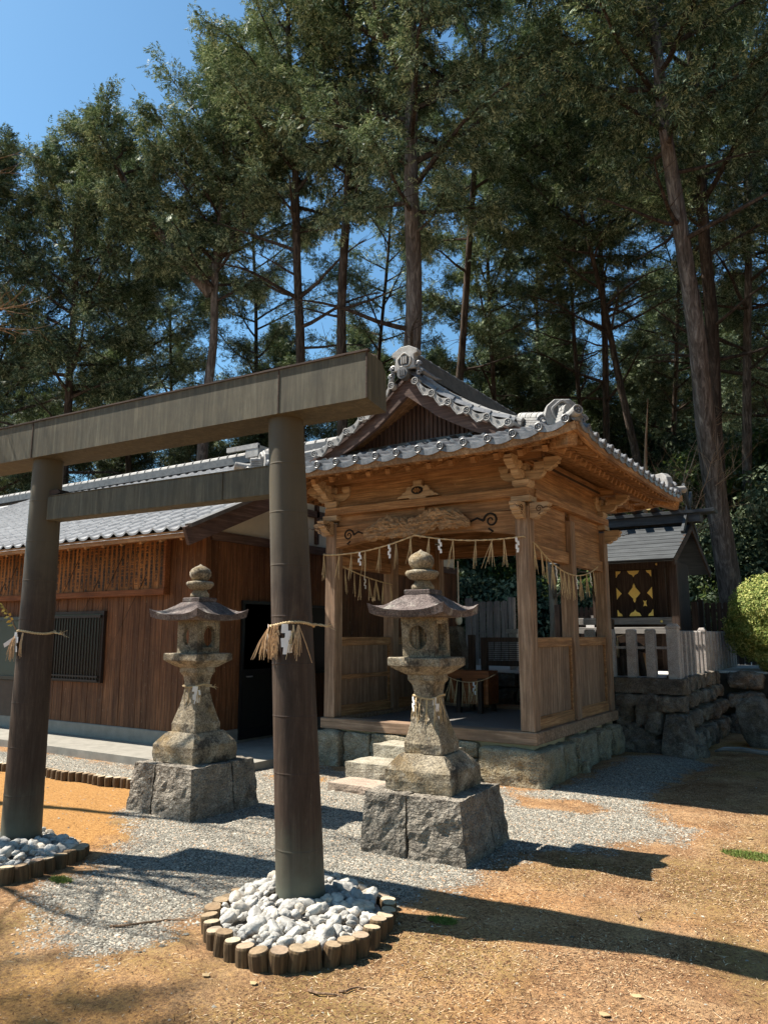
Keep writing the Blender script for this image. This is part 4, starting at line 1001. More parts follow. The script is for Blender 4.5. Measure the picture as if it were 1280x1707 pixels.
# driftwood carving
def burl():
    mb=MB(); P_=[]; Rd=[]; K=120
    C=[(-5.42,2.87,.05),(-5.30,2.90,.085),(-5.1,2.93,.10),(-4.9,2.93,.10),(-4.75,2.90,.085),(-4.6,2.92,.10),(-4.4,2.99,.10),(-4.2,3.0,.085),(-4.0,2.94,.06),(-3.92,2.90,.03)]
    n=44; rings=[]
    for k in range(K+1):
        t=k/K*(len(C)-1); i=min(int(t),len(C)-2); f=t-i; x,z,r=[C[i][j]*(1-f)+C[i+1][j]*f for j in range(3)]
        rg=[]
        for j in range(n):
            a=2*math.pi*j/n; q=Vector((x*4,math.cos(a)*1.2+x*1.5,math.sin(a)*1.2)); d=mn.noise(q*1.3)*.5+mn.noise(Vector((x*2.2,math.cos(a)*7,math.sin(a)*7)))*.22+abs(mn.noise(q*4))*.3
            d+=abs(mn.noise(Vector((x*9,math.cos(a)*5,math.sin(a)*5+x*6))))*.8-.15+.35*mn.noise(Vector((x*22,math.cos(a)*12,math.sin(a)*12))); rr=r*(1+d*.9); rg.append((x+.02*mn.noise(q*3),FY0-.13+math.cos(a)*rr*.6,z+math.sin(a)*rr*1.05))
        rings.append(rg)
    mb.loft(rings); part('driftwood_carving',mb,m_wood('gnarled_driftwood',(.10,.055,.03),(.38,.24,.13),(.60,.42,.25),0,scale=1.4,island=0),P,label='gnarled dragon-like driftwood piece fixed to the beam')
burl()
# tie beams and boards above
mb=MB(); mb.box(PX0+.0,PX1-.0,FY0-.11,FY0+.11,3.17,3.27); part('tie_beam',mb,WOOD[0],P,bevel=.006)
for x0,x1 in ((FX0-.11,FX0+.11),(FX1-.11,FX1+.11)):
    mb=MB(); mb.box(x0,x1,FY0+.112,FY1+.11,3.17,3.27); part('tie_beam',mb,WOOD[1],P,bevel=.006)
mb=MB(); mb.box(PX0+.17,PX1-.17,FY0-.015,FY0+.015,3.03,3.17); mb.box(PX0+.1,PX1-.1,FY0-.02,FY0+.02,3.27,3.60); mb.box(PC-.05,PC+.05,FY0-.05,FY0-.02,3.03,3.17)
mb.box(PX0+.17,PX1-.17,FY1-.015,FY1+.015,3.0,3.60)
parts('upper_boarding',mb,WOOD[0],P)
mb=MB()
for x in (FX0,FX1):
    for ya,yb in ((FY0+.086,FM-.086),(FM+.086,FY1-.086)): mb.box(x-.012,x+.012,ya,yb,2.64,2.90); mb.box(x-.015,x+.015,ya,yb,2.903,3.17)
    mb.box(x-.02,x+.02,FY0+.025,FY1,3.27,3.60)
parts('side_boarding',mb,WOOD[1],P)
mb=MB()
for x in (FX0,FX1):
    for ya,yb in ((FY0+.086,FM-.086),(FM+.086,FY1-.086)): mb.box(x-.05,x+.05,ya,yb,2.49,2.64)
parts('side_lintel',mb,WOOD[1],P,bevel=.004)
mb=MB(); mb.box(PX0+.17,PX1-.17,FY1-.06,FY1+.06,2.82,3.0); part('rear_lintel',mb,WOOD[0],P)
mb=MB(); mb.box(PX0+.02,PX1-.02,FY0+.1,FY1-.1,3.62,3.65)
for k in range(8): x=PX0+.3+k*.33; mb.box(x-.03,x+.03,FY0+.1,FY1-.1,3.56,3.62)
part('ceiling',mb,DARKW[1],P)
# wall plates (purlins) on the brackets
mb=MB(); mb.box(PX0-.16,PX1+.16,FY0-.06,FY0+.06,3.60,3.72); mb.box(PX0-.16,PX1+.16,FY1-.06,FY1+.06,3.60,3.72); parts('wall_plate',mb,WOOD[0],P)
mb=MB(); mb.box(FX0-.06,FX0+.06,FY0+.062,FY1-.062,3.60,3.72); mb.box(FX1-.06,FX1+.06,FY0+.062,FY1-.062,3.60,3.72); parts('wall_plate',mb,WOOD[1],P)
# side wainscot panels
def wain(x,ya,yb):
    mb=MB(); mb.box(x-.045,x+.045,ya,yb,1.46,1.57); mb.box(x-.045,x+.045,ya,yb,.553,.67); mb.box(x-.04,x+.04,ya,ya+.04,.67,1.46); mb.box(x-.04,x+.04,yb-.04,yb,.67,1.46); f=part('panel_frame',mb,WOOD[1],P,bevel=.004)
    mb=MB(); n=5; y=ya+.04; 
    for k in range(n):
        y2=ya+.04+(yb-ya-.08)*(k+1)/n; mb.box(x-.014,x+.014,y+.002,y2-.002,.67,1.46); y=y2
    part('boards',mb,PALE[2],f)
    mb=MB(); mb.box(x-.03 if x<PC else x-.03,x+.03,ya+.041,yb-.041,.665,.69); 
    if x<PC: mb.box(x,x+.035,ya+.041,yb-.041,1.02,1.08)
    part('moulding',mb,WOOD[1],f)
for x in (FX0,FX1): wain(x,FY0+.086,FM-.086); wain(x,FM+.086,FY1-.086)
# bracket complexes
def nose(mb,o,d,s=1.):
    pol=[(0,-.02),(0,.155),(.20,.155),(.235,.14),(.225,.115),(.205,.105),(.215,.085),(.20,.062),(.165,.055),(.165,.035),(.14,.015),(.10,.008),(.09,-.012),(.05,-.03)]
    d=Vector(d); n=Vector((-d.y,d.x,0)); mb.prism([(a*s,b*s) for a,b in pol],Vector(o)-n*.05,d,Zv,n,.10)
def bracket(x,y,dx,dy):
    mb=MB(); nose(mb,(x+dx*.085,y,2.93),(dx,0,0)); nose(mb,(x,y+dy*.085,2.93),(0,dy,0)); nz=part('carved_nose',mb,CARV,P,label='carved scroll nose on the corner post')
    mb=scroll((x+dx*.20,y-.053 if dy<0 else y+.053,3.01),(1,0,0),.5,dx,.011); mb2=scroll((x+(.053),y+dy*.20,3.01),(0,1,0),.5,dy,.011); mb.add(mb2.v,mb2.f); part('groove_shade',mb,WOODG,nz)
    mb=MB(); mb.box(x-.12,x+.12,y-.12,y+.12,3.06,3.10) if False else None
    mb.box(x-.115,x+.115,y-.115,y+.115,3.10,3.168)
    mb.loft([[(x+a*.075,y+b*.075,3.272) for a,b in ((-1,-1),(1,-1),(1,1),(-1,1))],[(x+a*.10,y+b*.10,3.305) for a,b in ((-1,-1),(1,-1),(1,1),(-1,1))],[(x+a*.10,y+b*.10,3.36) for a,b in ((-1,-1),(1,-1),(1,1),(-1,1))]])
    for ax in (0,1):
        d=Vector((1,0,0)) if ax==0 else Vector((0,1,0)); n=Vector((-d.y,d.x,0)); z=3.362+.003*ax
        mb.prism([(-.27,.075),(-.24,.03),(-.18,0),(.18,0),(.24,.03),(.27,.075),(.27,.10),(-.27,.10)],Vector((x,y,z))-n*.045,d,Zv,n,.09)
        for s in (-.22,.22) if ax==0 else (-.22,0,.22):
            c=Vector((x,y,z+.103))+d*s; mb.loft([[tuple(c+Vector((a*.045,b*.045,0))) for a,b in ((-1,-1),(1,-1),(1,1),(-1,1))],[tuple(c+Vector((a*.062,b*.062,.035))) for a,b in ((-1,-1),(1,-1),(1,1),(-1,1))],[tuple(c+Vector((a*.062,b*.062,.085))) for a,b in ((-1,-1),(1,-1),(1,1),(-1,1))]])
    part('bracket',mb,CARV,P,bevel=.004,label='stepped bracket block on the post head')
    mb=MB(); nose(mb,(x+dx*.27,y,3.47),(dx,0,0),.8); nose(mb,(x,y+dy*.27,3.47),(0,dy,0),.8); parts('bracket_nose',mb,CARV,P)
CARV=m_wood('pale_carved_wood',(.26,.17,.10),(.50,.36,.23),(.66,.50,.33),0,worn=.3,island=.2)
WOODG=m_plain('nose_groove_shade',(.07,.035,.018),.8)  # dark tube colour, painted shade for the grooves of the noses
bracket(FX0,FY0,-1,-1); bracket(FX1,FY0,1,-1); bracket(FX1,FY1,1,1); bracket(FX0,FY1,-1,1)
# frog-leg strut
mb=MB(); half=[(0,.0),(.12,0),(.12,.02),(.30,.02),(.28,.045),(.24,.05),(.21,.09),(.17,.10),(.155,.15),(.12,.165),(.09,.15),(.06,.175),(.06,.235),(0,.235)]
pol=half+[(-a,b) for a,b in half[::-1][1:-1]]
mb.prism(pol,(PC-.03,FY0-.10,3.272),(1,0,0),(0,0,1),(0,1,0),.06); kt=part('frog_leg_strut',mb,CARV,P,bevel=.005,label='carved frog-leg strut with floral centre')
mb=MB(); mb.prism([(.085*math.cos(2*math.pi*k/18),.05*math.sin(2*math.pi*k/18)) for k in range(18)],(PC-.03,FY0-.104,3.272+.105),(1,0,0),(0,0,1),(0,1,0),.02); q=part('hollow_shade',mb,SHADW,kt)  # dark oval plate put in for the shade of a hollow
mb=MB()
for k in range(6): a=k*1.047; mb.tube([(PC-.03,FY0-.107,3.377),(PC-.03+.05*math.cos(a),FY0-.109,3.377+.028*math.sin(a))],[.006,.014],6)
mb.tube([(PC-.03,FY0-.104,3.377),(PC-.03,FY0-.118,3.377)],.016,8); part('carved_flower',mb,WOOD[0],kt)
# foundation stones
F0=thing('stone_foundation',(PC,9.4,-.02),'mossy boulder foundation course under the timber pavilion','foundation')
mb=MB(); mb.box(PX0+.04,PX1-.04,PY0+.04,PY1-.04,-.1,.418); part('mortar_core',mb,BEIGE,F0)
def fs(x0,x1,y0,y1,z0,z1,sd,r=.25,lab=None): b=MB(); b.rough(bxc(x0,x1,y0,y1,z0,z1),12,.035,4.5,sd,r*.55); part('foundation_stone',b,FOUND,F0,smooth=True,label=lab)
fs(-3.84,-3.06,7.80,8.50,-.08,.375,1,.3,'large rounded corner boulder'); fs(-4.3,-3.86,7.86,8.3,.24,.41,2,.4); fs(-4.15,-3.87,7.87,8.3,-.06,.23,3,.4); fs(-4.75,-4.18,7.86,8.3,-.06,.40,4); 
fs(-5.30,-4.77,7.86,8.3,-.06,.405,5); fs(-5.72,-5.32,7.86,8.3,-.06,.41,6); fs(-6.18,-5.74,7.80,8.4,-.08,.40,7,.25,'large squared boulder at the left corner')
yy=8.52; 
for k,(wd,zt) in enumerate(((.42,.36),(.40,.40),(.40,.37),(.34,.40),(.30,.36),(.32,.40),(.24,.36))): fs(-3.42,-3.08+.03*(k%2),yy,yy+wd-.015,-.08,zt,10+k,.3); yy+=wd
for k,(yv,h) in enumerate(((8.95,.14),(9.75,.12))): fs(-3.12,-2.98,yv,yv+.13,-.05,h,30+k,.6)
for k in range(6): fs(-6.18,-5.8,8.45+.42*k,8.85+.42*k,-.08,.4,40+k)
# steps
def step(name,x0,x1,y0,y1,z0,z1,mat,lab,sd): b=MB(); b.rough(bxc(x0,x1,y0,y1,z0,z1),12,.016,7,sd,.06); solo(name,b,mat,lab,'stone step',((x0+x1)/2,(y0+y1)/2,z0))
step('stone_step',-5.0,-4.0,7.45,7.86,-.02,.36,STEPS,'upper pale stone step right below the pavilion sill',1)
step('stone_step',-5.06,-3.95,7.0,7.46,-.02,.22,STEPS,'lower pale stone step in front of the upper step',2)
step('stone_step',-5.0,-4.1,6.60,6.99,-.03,.07,REDST,'flat reddish doorstep slab at the foot of the steps',3)
# ================================================================ ROPES ON THE PAVILION
def hang_rope(pts,tails,lab,r0=.010,outv=Vector((0,-1,0)),dirv=Vector((1,0,0))):
    t=thing('sacred_rope',pts[0],lab,'straw rope'); b=MB(); twist(b,pts,r0); part('rope',b,STRAW,t)
    def pos(f):
        L=[0]; 
        for a,c in zip(pts[:-1],pts[1:]): L.append(L[-1]+(Vector(a)-Vector(c)).length)
        s=f*L[-1]
        for i in range(len(pts)-1):
            if s<=L[i+1]: return Vector(pts[i]).lerp(Vector(pts[i+1]),(s-L[i])/(L[i+1]-L[i]))
        return Vector(pts[-1])
    r=random.Random(len(lab))
    for f,ty in tails:
        p=pos(f)+outv*.012-Zv*.004
        if ty=='p': b=MB(); shide(b,p,.16,int(f*100),dirv); part('paper_streamer',b,PAPER,t)
        else:
            b=MB(); L=.33 if ty=='s' else .30
            k0=r.uniform(-.12,.12)
            for k in range(5 if ty=='s' else 9):
                l=L*r.uniform(.8,1.1); q=p+dirv*((k0+r.uniform(-1,1)*(.15 if ty=='s' else .34))*l)+outv*r.uniform(0,.03)-Zv*l
                b.tube([p+dirv*r.uniform(-.004,.004),p.lerp(q,.5)+dirv*r.uniform(-.01,.01),q],[.0035,.004,.002],4)
            part('straw_tassel',b,STRAW,t)
yr=PY0-.015
def sagpts(a,b,s,n=10): 
    a=Vector(a);b=Vector(b); return [tuple(a.lerp(b,i/n)-Zv*(s*4*(i/n)*(1-i/n))) for i in range(n+1)]
pts=[(-6.10,yr,2.66)]+sagpts((-6.06,yr,2.645),(-4.63,yr-.10,2.80),.06)+sagpts((-4.63,yr-.10,2.80),(-3.26,yr,2.70),.055)[1:]
hang_rope(pts,[(.005,'s'),(.10,'s'),(.17,'s'),(.22,'p'),(.25,'s'),(.33,'s'),(.385,'p'),(.42,'s'),(.50,'s'),(.59,'s'),(.64,'p'),(.70,'s'),(.80,'s'),(.87,'t'),(.92,'s'),(.975,'p')],'long sagging straw rope with tassels across the front of the pavilion')
pts=sagpts((-3.26,yr,2.70),(-3.15,10.35,2.53),.26,14); pts=[(x if i==0 else -3.185,y,z) for i,(x,y,z) in enumerate(pts)]
hang_rope(pts,[(.06,'s'),(.13,'s'),(.2,'s'),(.28,'t'),(.33,'p'),(.38,'s'),(.44,'t'),(.5,'t'),(.56,'t'),(.62,'p'),(.68,'t'),(.78,'t'),(.85,'p'),(.9,'s')],'sagging straw rope with tassels along the right side of the pavilion',outv=Vector((1,0,0)),dirv=Vector((0,1,0)))
pts=sagpts((-5.93,8.05,2.52),(-5.93,9.35,2.33),.03,8)
hang_rope(pts,[(.08,'s'),(.25,'s'),(.36,'s'),(.45,'p'),(.52,'s'),(.66,'t'),(.8,'s'),(.95,'s')],'short straw rope inside the pavilion on its left wall',outv=Vector((1,0,0)),dirv=Vector((0,1,0)))
# ================================================================ THINGS INSIDE / BEHIND THE PAVILION
t=thing('offering_box',(-5.0,10.1,.5),'reddish wooden offering box on dark legs inside the pavilion','offering box')
b=MB(); b.box(-5.32,-4.70,9.95,10.30,.62,1.06); part('box',b,BOXW,t,bevel=.006)
b=MB(); 
for k in range(9): b.box(-5.32+.07*k+.01,-5.32+.07*k+.05,9.95,10.30,1.062,1.085)
b.box(-5.35,-4.67,9.92,9.949,.99,1.09); part('grate',b,BOXW,t)
for x in (-5.14,-4.80):
    for y in (9.90,10.33): b=MB(); b.box(x-.03,x+.03,y-.03,y+.03,.50,.98); part('leg',b,DARKW[2],t)
hang_rope(sagpts((-5.36,9.86,1.03),(-4.55,9.86,1.05),.11,8),[(.15,'t'),(.28,'s'),(.38,'s'),(.5,'s'),(.6,'p'),(.66,'t')],'thin straw rope with tassels strung before the offering box',.006)
t=thing('slatted_screen',(-4.75,10.8,.5),'dark framed horizontal slat screen behind the offering box','screen')
b=MB(); b.box(-5.42,-5.32,10.76,10.84,.5,1.60); b.box(-5.20,-5.10,10.76,10.84,.5,1.56); b.box(-5.10,-4.0,10.77,10.83,1.49,1.56); b.box(-5.10,-4.0,10.77,10.83,1.13,1.21); b.box(-4.0,-3.9,10.76,10.84,.5,1.56); part('frame',b,DARKW[2],t,bevel=.004)
b=MB(); 
for k in range(9): b.bar((-5.10,10.80,1.225+.031*k),(-4.0,10.80,1.225+.031*k),.04,.010)
part('slats',b,DARKW[0],t)
b=MB(); b.loft([[(-5.95+a,11.5+c,.9) for a,c in ((-.14,-.12),(.20,-.12),(.20,.12),(-.14,.12))],[(-5.95+a,11.5+c,1.74) for a,c in ((-.14,-.12),(.02,-.12),(.02,.12),(-.14,.12))]]); solo('stone_marker',b,RUBB,'dark sloping stone post behind the pavilion left of the screen','stone post',(-5.95,11.5,.9),bevel=.01)
t=thing('bell_rope',(-5.98,11.2,2.0),'white cotton bell rope knot hanging behind the right lantern cap','bell rope'); b=MB(); b.tube([(-5.80,11.2,2.82),(-5.80,11.2,1.92)],.012,8); part('cord',b,PAPER,t)
b=MB(); b.lathe([(.02,.09),(.05,.05),(.058,.0),(.05,-.04),(.02,-.07)],(-5.80,11.2,1.83),12); part('knot',b,m_plain('cotton_knot',(.8,.76,.62),.9),t,smooth=True)
# ================================================================ TERRACE
TX=-2.30; TY=11.06
b=MB(); b.box(-9.5,TX-.16,TY+.22,17.9,-.2,.985); b.box(TX-.161,5.0,14.3,26,-.2,.984); structure('terrace_ground',b,m_plain('white_terrace_gravel',(.62,.61,.58),.95,scale=55,var=.45,bump=1.))
b=MB(); b.box(-9.5,TX-.1,TY+.15,TY+.219,-.2,.95); b.box(TX-.159,TX-.1,TY+.22,14.3,-.2,.95); b.box(TX-.099,5,14.2,14.299,-.2,.95); RB=b
W=thing('rubble_wall',(TX,TY,0),'dark mossy dry stone terrace wall below the small shrine','stone wall')
part('earth_backing',RB,m_plain('dark_wall_earth',(.05,.04,.03),.95,scale=20),W)
def ws(c,lab=None,sd=0,r=.3,n=8,a=.03):
    m_=[sum(p[i] for p in c)/8 for i in range(3)]; c=[tuple(m_[i]+(p[i]-m_[i])*.965 for i in range(3)) for p in c]; b=MB(); b.rough(c,n+3,a*1.5,4,sd,min(.7,r*1.25)); part('wall_stone',b,RUBB,W,smooth=False,label=lab)
# front (faces -y): capping course then rubble
xx=-9.0; k=0
while xx<-3.2: ws(bxc(xx,xx+.7,TY,TY+.3,.80,1.0),sd=k,r=.1); ws(bxc(xx,xx+.34,TY-.05,TY+.3,.35,.79),sd=k+50); ws(bxc(xx+.35,xx+.69,TY-.05,TY+.3,.30,.79),sd=k+80); ws(bxc(xx,xx+.69,TY-.1,TY+.3,-.05,.34),sd=k+90); xx+=.71; k+=1
ws(bxc(-3.25,-2.26,TY-.02,TY+.35,.78,1.0),'long squared capping stone at the corner',100,.08,12,.02)
ws(bxc(-3.24,-2.82,TY-.04,TY+.3,.60,.77),sd=101); ws(bxc(-2.83,-2.26,TY-.06,TY+.3,.54,.775),sd=102); ws(bxc(-3.24,-3.02,TY-.05,TY+.3,.30,.59),sd=103); ws(bxc(-3.0,-2.84,TY-.03,TY+.3,.40,.59),sd=104,r=.6)
ws(bxc(-2.85,-2.58,TY-.12,TY+.3,.20,.56),'squarish brown stone beside the big block',105,.4); ws(bxc(-3.2,-2.87,TY-.10,TY+.3,.12,.38),sd=106,r=.5); ws(bxc(-3.22,-2.58,TY-.16,TY+.3,-.08,.18),sd=107)
ws([(-2.60,TY-.32,-.1),(-2.12,TY-.30,-.1),(-2.12,TY+.3,-.1),(-2.60,TY+.3,-.1),(-2.56,TY-.14,.53),(-2.24,TY-.14,.53),(-2.24,TY+.3,.53),(-2.56,TY+.3,.53)],'largest dark block with pale lichen at the wall corner',108,.16,12,.025)
# right side (faces +x)
r=random.Random(3); y=TY+.33; k=0
while y<14.0:
    d=r.uniform(.28,.5); ws(bxc(TX-.3,TX-.02,y,y+d*1.0-.01,.80,1.0),sd=200+k,r=.1); y2=y
    hz=[(.56,.79),(.30,.55),(-.06,.29)]
    for i,(za,zb) in enumerate(hz):
        q=r.uniform(-.06,.06); ws(bxc(TX-.3,TX+.05+.05*i+q*.3,y+q,y+d+q-.02,za+.01,zb),sd=230+k*3+i,r=.45,n=7,a=.04)
    y+=d; k+=1
# back wall running right
x=TX+.05; k=0
while x<3.5:
    d=r.uniform(.4,.75)
    for i,(za,zb) in enumerate([(.68,1.0),(.35,.67),(-.1,.34)]):
        ws(bxc(x,x+d-.02,14.0-.07*i,14.35,za,zb-.01),sd=400+k*3+i,r=.4,n=7,a=.04)
    x+=d; k+=1
b=MB(); b.rough([(-1.75,12.3,-.1),(-1.2,12.2,-.1),(-1.1,12.8,-.1),(-1.65,12.9,-.1),(-1.98,12.4,.62),(-1.5,12.3,.78),(-1.45,12.7,.74),(-1.85,12.75,.60)],14,.05,2.2,77,.55)
solo('boulder',b,RUBB,'big dark rounded boulder with pale lichen spots at the right edge','boulder',(-1.5,12.5,0),smooth=True)
b=MB(); b.rough(bxc(-2.25,-2.05,11.02,11.25,-.05,.13),7,.03,6,78,.5); solo('boulder',b,RUBB,'small dark stone at the foot of the terrace wall corner','boulder',(-2.15,11.1,0),smooth=True)
b=MB(); b.tube([(-2.02,11.43,.02),(-1.9,11.46,.06),(-1.7,11.46,.07),(-1.45,11.44,.05),(-1.1,11.40,.05),(-.7,11.37,.05)],[.012,.03,.035,.032,.03,.028],10,jit=.12); solo('driftwood_branch',b,GREYW[0],'bare grey branch lying on the ground before the boulder','branch',(-1.5,11.4,0),smooth=True)
# stone post fence
FP=thing('stone_fence',(TX,TY,1.0),'pinkish granite post fence round the corner of the terrace','stone fence')
def sp(x,y,s=.065,h=.68,cap=False):
    b=MB(); b.box(x-s,x+s,y-s,y+s,.985,.985+h); 
    if not cap: b.loft([[(x+a*s,y+c*s,.985+h) for a,c in ((-1,-1),(1,-1),(1,1),(-1,1))],[(x+a*s*.75,y+c*s*.75,1.0+h) for a,c in ((-1,-1),(1,-1),(1,1),(-1,1))]])
    p=part('post',b,POSTST,FP,bevel=.005)
    if cap: b=MB(); b.box(x-s-.008,x+s+.008,y-s-.008,y+s+.008,.987+h,1.02+h); b.loft([[(x+a*s,y+c*s,1.02+h) for a,c in ((-1,-1),(1,-1),(1,1),(-1,1))],[(x+a*s*.7,y+c*s*.7,1.055+h) for a,c in ((-1,-1),(1,-1),(1,1),(-1,1))]]); part('cap',b,POSTST,p,bevel=.003)
fy=TY+.17; fx=TX-.15
for x in (fx-.56,fx-.29,fx-.87,fx-1.17,fx-1.47): sp(x,fy)
sp(fx+.02,fy,.078,.70,True)
ys_=[fy+.30+.305*k for k in range(17)]
for k,y in enumerate(ys_): sp(fx+.02,y,.052,.66,cap=(k==6))
b=MB(); b.box(fx-1.9,fx-.06,fy-.018,fy+.018,1.40,1.435); part('rail',b,POSTST,FP); b=MB(); b.box(fx+.0,fx+.04,fy+.08,ys_[-1],1.42,1.45); part('rail',b,POSTST,FP)
# stump with rope
b=MB(); b.tube([(-3.35,11.9,.95),(-3.38,11.9,1.2),(-3.52,11.95,1.42),(-3.62,11.95,1.62),(-3.55,11.95,1.86)],[.16,.17,.15,.14,.10],14,jit=.25); b.tube([(-3.42,11.88,1.35),(-3.25,11.85,1.40),(-3.08,11.85,1.42),(-2.96,11.85,1.38),(-2.92,11.85,1.52)],[.11,.10,.075,.06,.045],12,jit=.25); b.tube([(-3.1,11.85,1.4),(-3.02,11.8,1.1),(-3.0,11.8,.95)],[.06,.05,.06],10,jit=.2)
st=solo('gnarled_stump',b,BARKD,'dark gnarled forked stump on the terrace behind the fence posts','stump',(-3.3,11.9,.95))
hang_rope([(-3.72,11.80,1.50),(-3.6,11.76,1.52),(-3.4,11.74,1.56),(-3.2,11.72,1.62)],[(.1,'p'),(.4,'s'),(.7,'s')],'short straw rope with a paper tied on the gnarled stump',.007)
b=MB(); b.box(-3.15,-3.0,11.9,12.05,.98,1.32); solo('cut_log',b,WOOD[2],'short squared timber block standing between the stone fence posts','timber block',(-3.07,11.97,.98),bevel=.008)
# small shrine
S=thing('small_shrine',(-3.7,14.6,.98),'small dark plank roofed shrine with gilt fittings on its doors','shrine')
sx0,sx1=-4.42,-3.02; sy=14.0
b=MB(); b.box(sx0,sx1,sy,15.6,1.75,2.95); part('wall',b,DARKW[2],S)
b=MB(); 
for k in range(3): b.box(sx0+.0+.1*k,sx0+.08+.1*k,sy-.02,sy-.001,1.95,2.84); b.box(sx1-.38+.12*k,sx1-.28+.12*k,sy-.02,sy-.001,1.95,2.84)
b.box(sx0-.05,sx1+.05,sy-.06,sy-.021,2.78,2.92); parts('side_boards',b,DARKW[2],S)
dx0,dx1=-3.97,-3.33
for (xa,xb) in ((dx0,(dx0+dx1)/2-.003),((dx0+dx1)/2+.003,dx1)): b=MB(); b.box(xa,xb,sy-.03,sy-.002,1.93,2.76); d_=part('door',b,DARKW[2],S)
b=MB(); cx=(dx0+dx1)/2; yg=sy-.034
def gp(pol):
    cxm=sum(p[0] for p in pol)/len(pol); czm=sum(p[1] for p in pol)/len(pol); ax=.318*(1 if cxm>.2 else -1 if cxm<-.2 else 0) if abs(cxm)<.5 and not (.14<cxm<.22) else cxm; az=.41*(1 if czm>.25 else -1 if czm<-.25 else 0)
    pol=[(ax+(a-ax)*.78,az+(c-az)*.78) for a,c in pol] if not (.14<cxm<.22 and -.3<czm<0) else pol
    b.prism(pol,(cx,yg,2.345),(1,0,0),(0,0,1),(0,1,0),.003)
gp([(0,.23),(.03,.17),(.03,.14),(.09,.07),(.14,.0),(.09,-.06),(.03,-.12),(.03,-.17),(0,-.22),(-.03,-.17),(-.03,-.12),(-.09,-.06),(-.14,0),(-.09,.07),(-.03,.14),(-.03,.17)])
for sg in (-1,1):
    gp([(sg*.318,.14),(sg*.26,.07),(sg*.20,.0),(sg*.26,-.06),(sg*.318,-.14)]); 
    gp([(sg*.318,.41),(sg*.20,.41),(sg*.22,.36),(sg*.27,.33),(sg*.30,.27),(sg*.318,.26)]); gp([(sg*.318,-.41),(sg*.20,-.41),(sg*.22,-.36),(sg*.27,-.33),(sg*.30,-.27),(sg*.318,-.26)])
gp([(-.14,.41),(-.10,.34),(-.03,.31),(0,.26),(.03,.31),(.10,.34),(.14,.41)]); gp([(-.14,-.41),(-.10,-.34),(-.03,-.31),(0,-.26),(.03,-.31),(.10,-.34),(.14,-.41)])
gp([(.15,-.13),(.18,-.145),(.215,-.13),(.20,-.18),(.215,-.24),(.18,-.225),(.15,-.24),(.165,-.18)])
part('gilt_fittings',b,GOLD,S,label='gilt diamond and corner plates on the doors')
b=MB(); b.box(sx0-.2,sx1+.12,sy-.35,sy-.03,1.78,1.90); part('veranda',b,GREYW[0],S,bevel=.006); b=MB(); b.box(sx0-.3,sx1+.02,sy-.6,sy-.36,1.62,1.73); part('step_board',b,GREYW[0],S,bevel=.006)
b=MB(); b.box(sx0+.2,sx1-.35,sy-.5,sy-.05,.98,1.6); b.box(sx0,sx1,sy,15.6,.98,1.749); part('base',b,DARKW[0],S)
for x in (sx0+.1,sx1-.12,sx1+.17,sx0-.3):
    b=MB(); b.box(x-.06,x+.06,sy-.55 if x in (sx1+.17,sx0-.3) else sy-.12,sy-.43 if x in (sx1+.17,sx0-.3) else sy-.03,.98,2.98); parts('pillar',b,DARKW[2],S)
b=MB(); 
for (x,z) in ((sx1-.2,2.85),(sx1-.1,1.83),(sx1-.2,1.67)): b.tube([(x,sy-.62 if z<1.7 else sy-.37 if z<1.9 else sy-.075,z),(x,sy-.63 if z<1.7 else sy-.38 if z<1.9 else sy-.085,z)],.022,10)
parts('gilt_studs',b,GOLD,S)
b=MB(); n=9
for k in range(n):
    for sg in (-1,1):
        y0,z0=15.0-sg*(1.75*(1-k/n)),2.88+.80*k/n; y1,z1=15.0-sg*(1.75*(1-(k+1)/n)-.03),2.88+.80*(k+1)/n
        b.bar((sx0-.55,(y0+y1)/2,(z0+z1)/2+.03*0),(sx1+.24-.0*k,(y0+y1)/2,(z0+z1)/2),abs(y1-y0)*1.15,.022,up=(0,-.42*sg,1))
for sg in (-1,1): b.bar(((sx0+sx1-.31)/2-.0,15.0-sg*.02,3.63),((sx0+sx1-.31)/2,15.0-sg*1.72,2.845),sx1-sx0+.75,.02)
part('roof',b,DARKG:=m_wood('slate_grey_boards_in_shade',(.035,.04,.045),(.065,.073,.082),(.11,.12,.13),0,island=.15),S,label='dark grey stepped plank roof')  # board colours darkened to stand in for tree shade on the roof
b=MB(); b.box(sx0-.6,sx1+.42,14.86,15.14,3.70,3.86); b.box(sx0-.6,sx1+.68,14.82,15.18,3.863,3.93); part('ridge_beam',b,DARKG,S,bevel=.005)
b=MB(); 
for x in (-4.15,-3.80,-3.45,-3.1): b.tube([(x,14.55,4.0),(x,15.45,4.0)],.065,14)
kl=part('ridge_billets',b,DARKW[1],S); b=MB()
for x in (-4.15,-3.80,-3.45,-3.1): b.tube([(x,14.535,4.0),(x,14.549,4.0)],.06,14)
parts('billet_end',b,GOLDW,kl,label='pale yellow round billet ends')
b=MB()
for x in (sx1+.17,sx0-.45): b.bar((x,14.45,3.45),(x,15.5,4.35),.05,.10); b.bar((x+.055,15.55,3.45),(x+.055,14.5,4.35),.05,.10)
parts('forked_finial',b,DARKG,S); b=MB(); 
for sg in (-1,1): b.bar((sx1+.22,15.0,3.62),(sx1+.22,15-sg*1.7,2.83),.04,.13)
for z_,w_ in ((3.35,.5),(3.1,1.0)): b.bar((sx1,15-w_,z_),(sx1+.2,15-w_,z_),.05,.06)
part('bargeboard',b,DARKW[1],S)
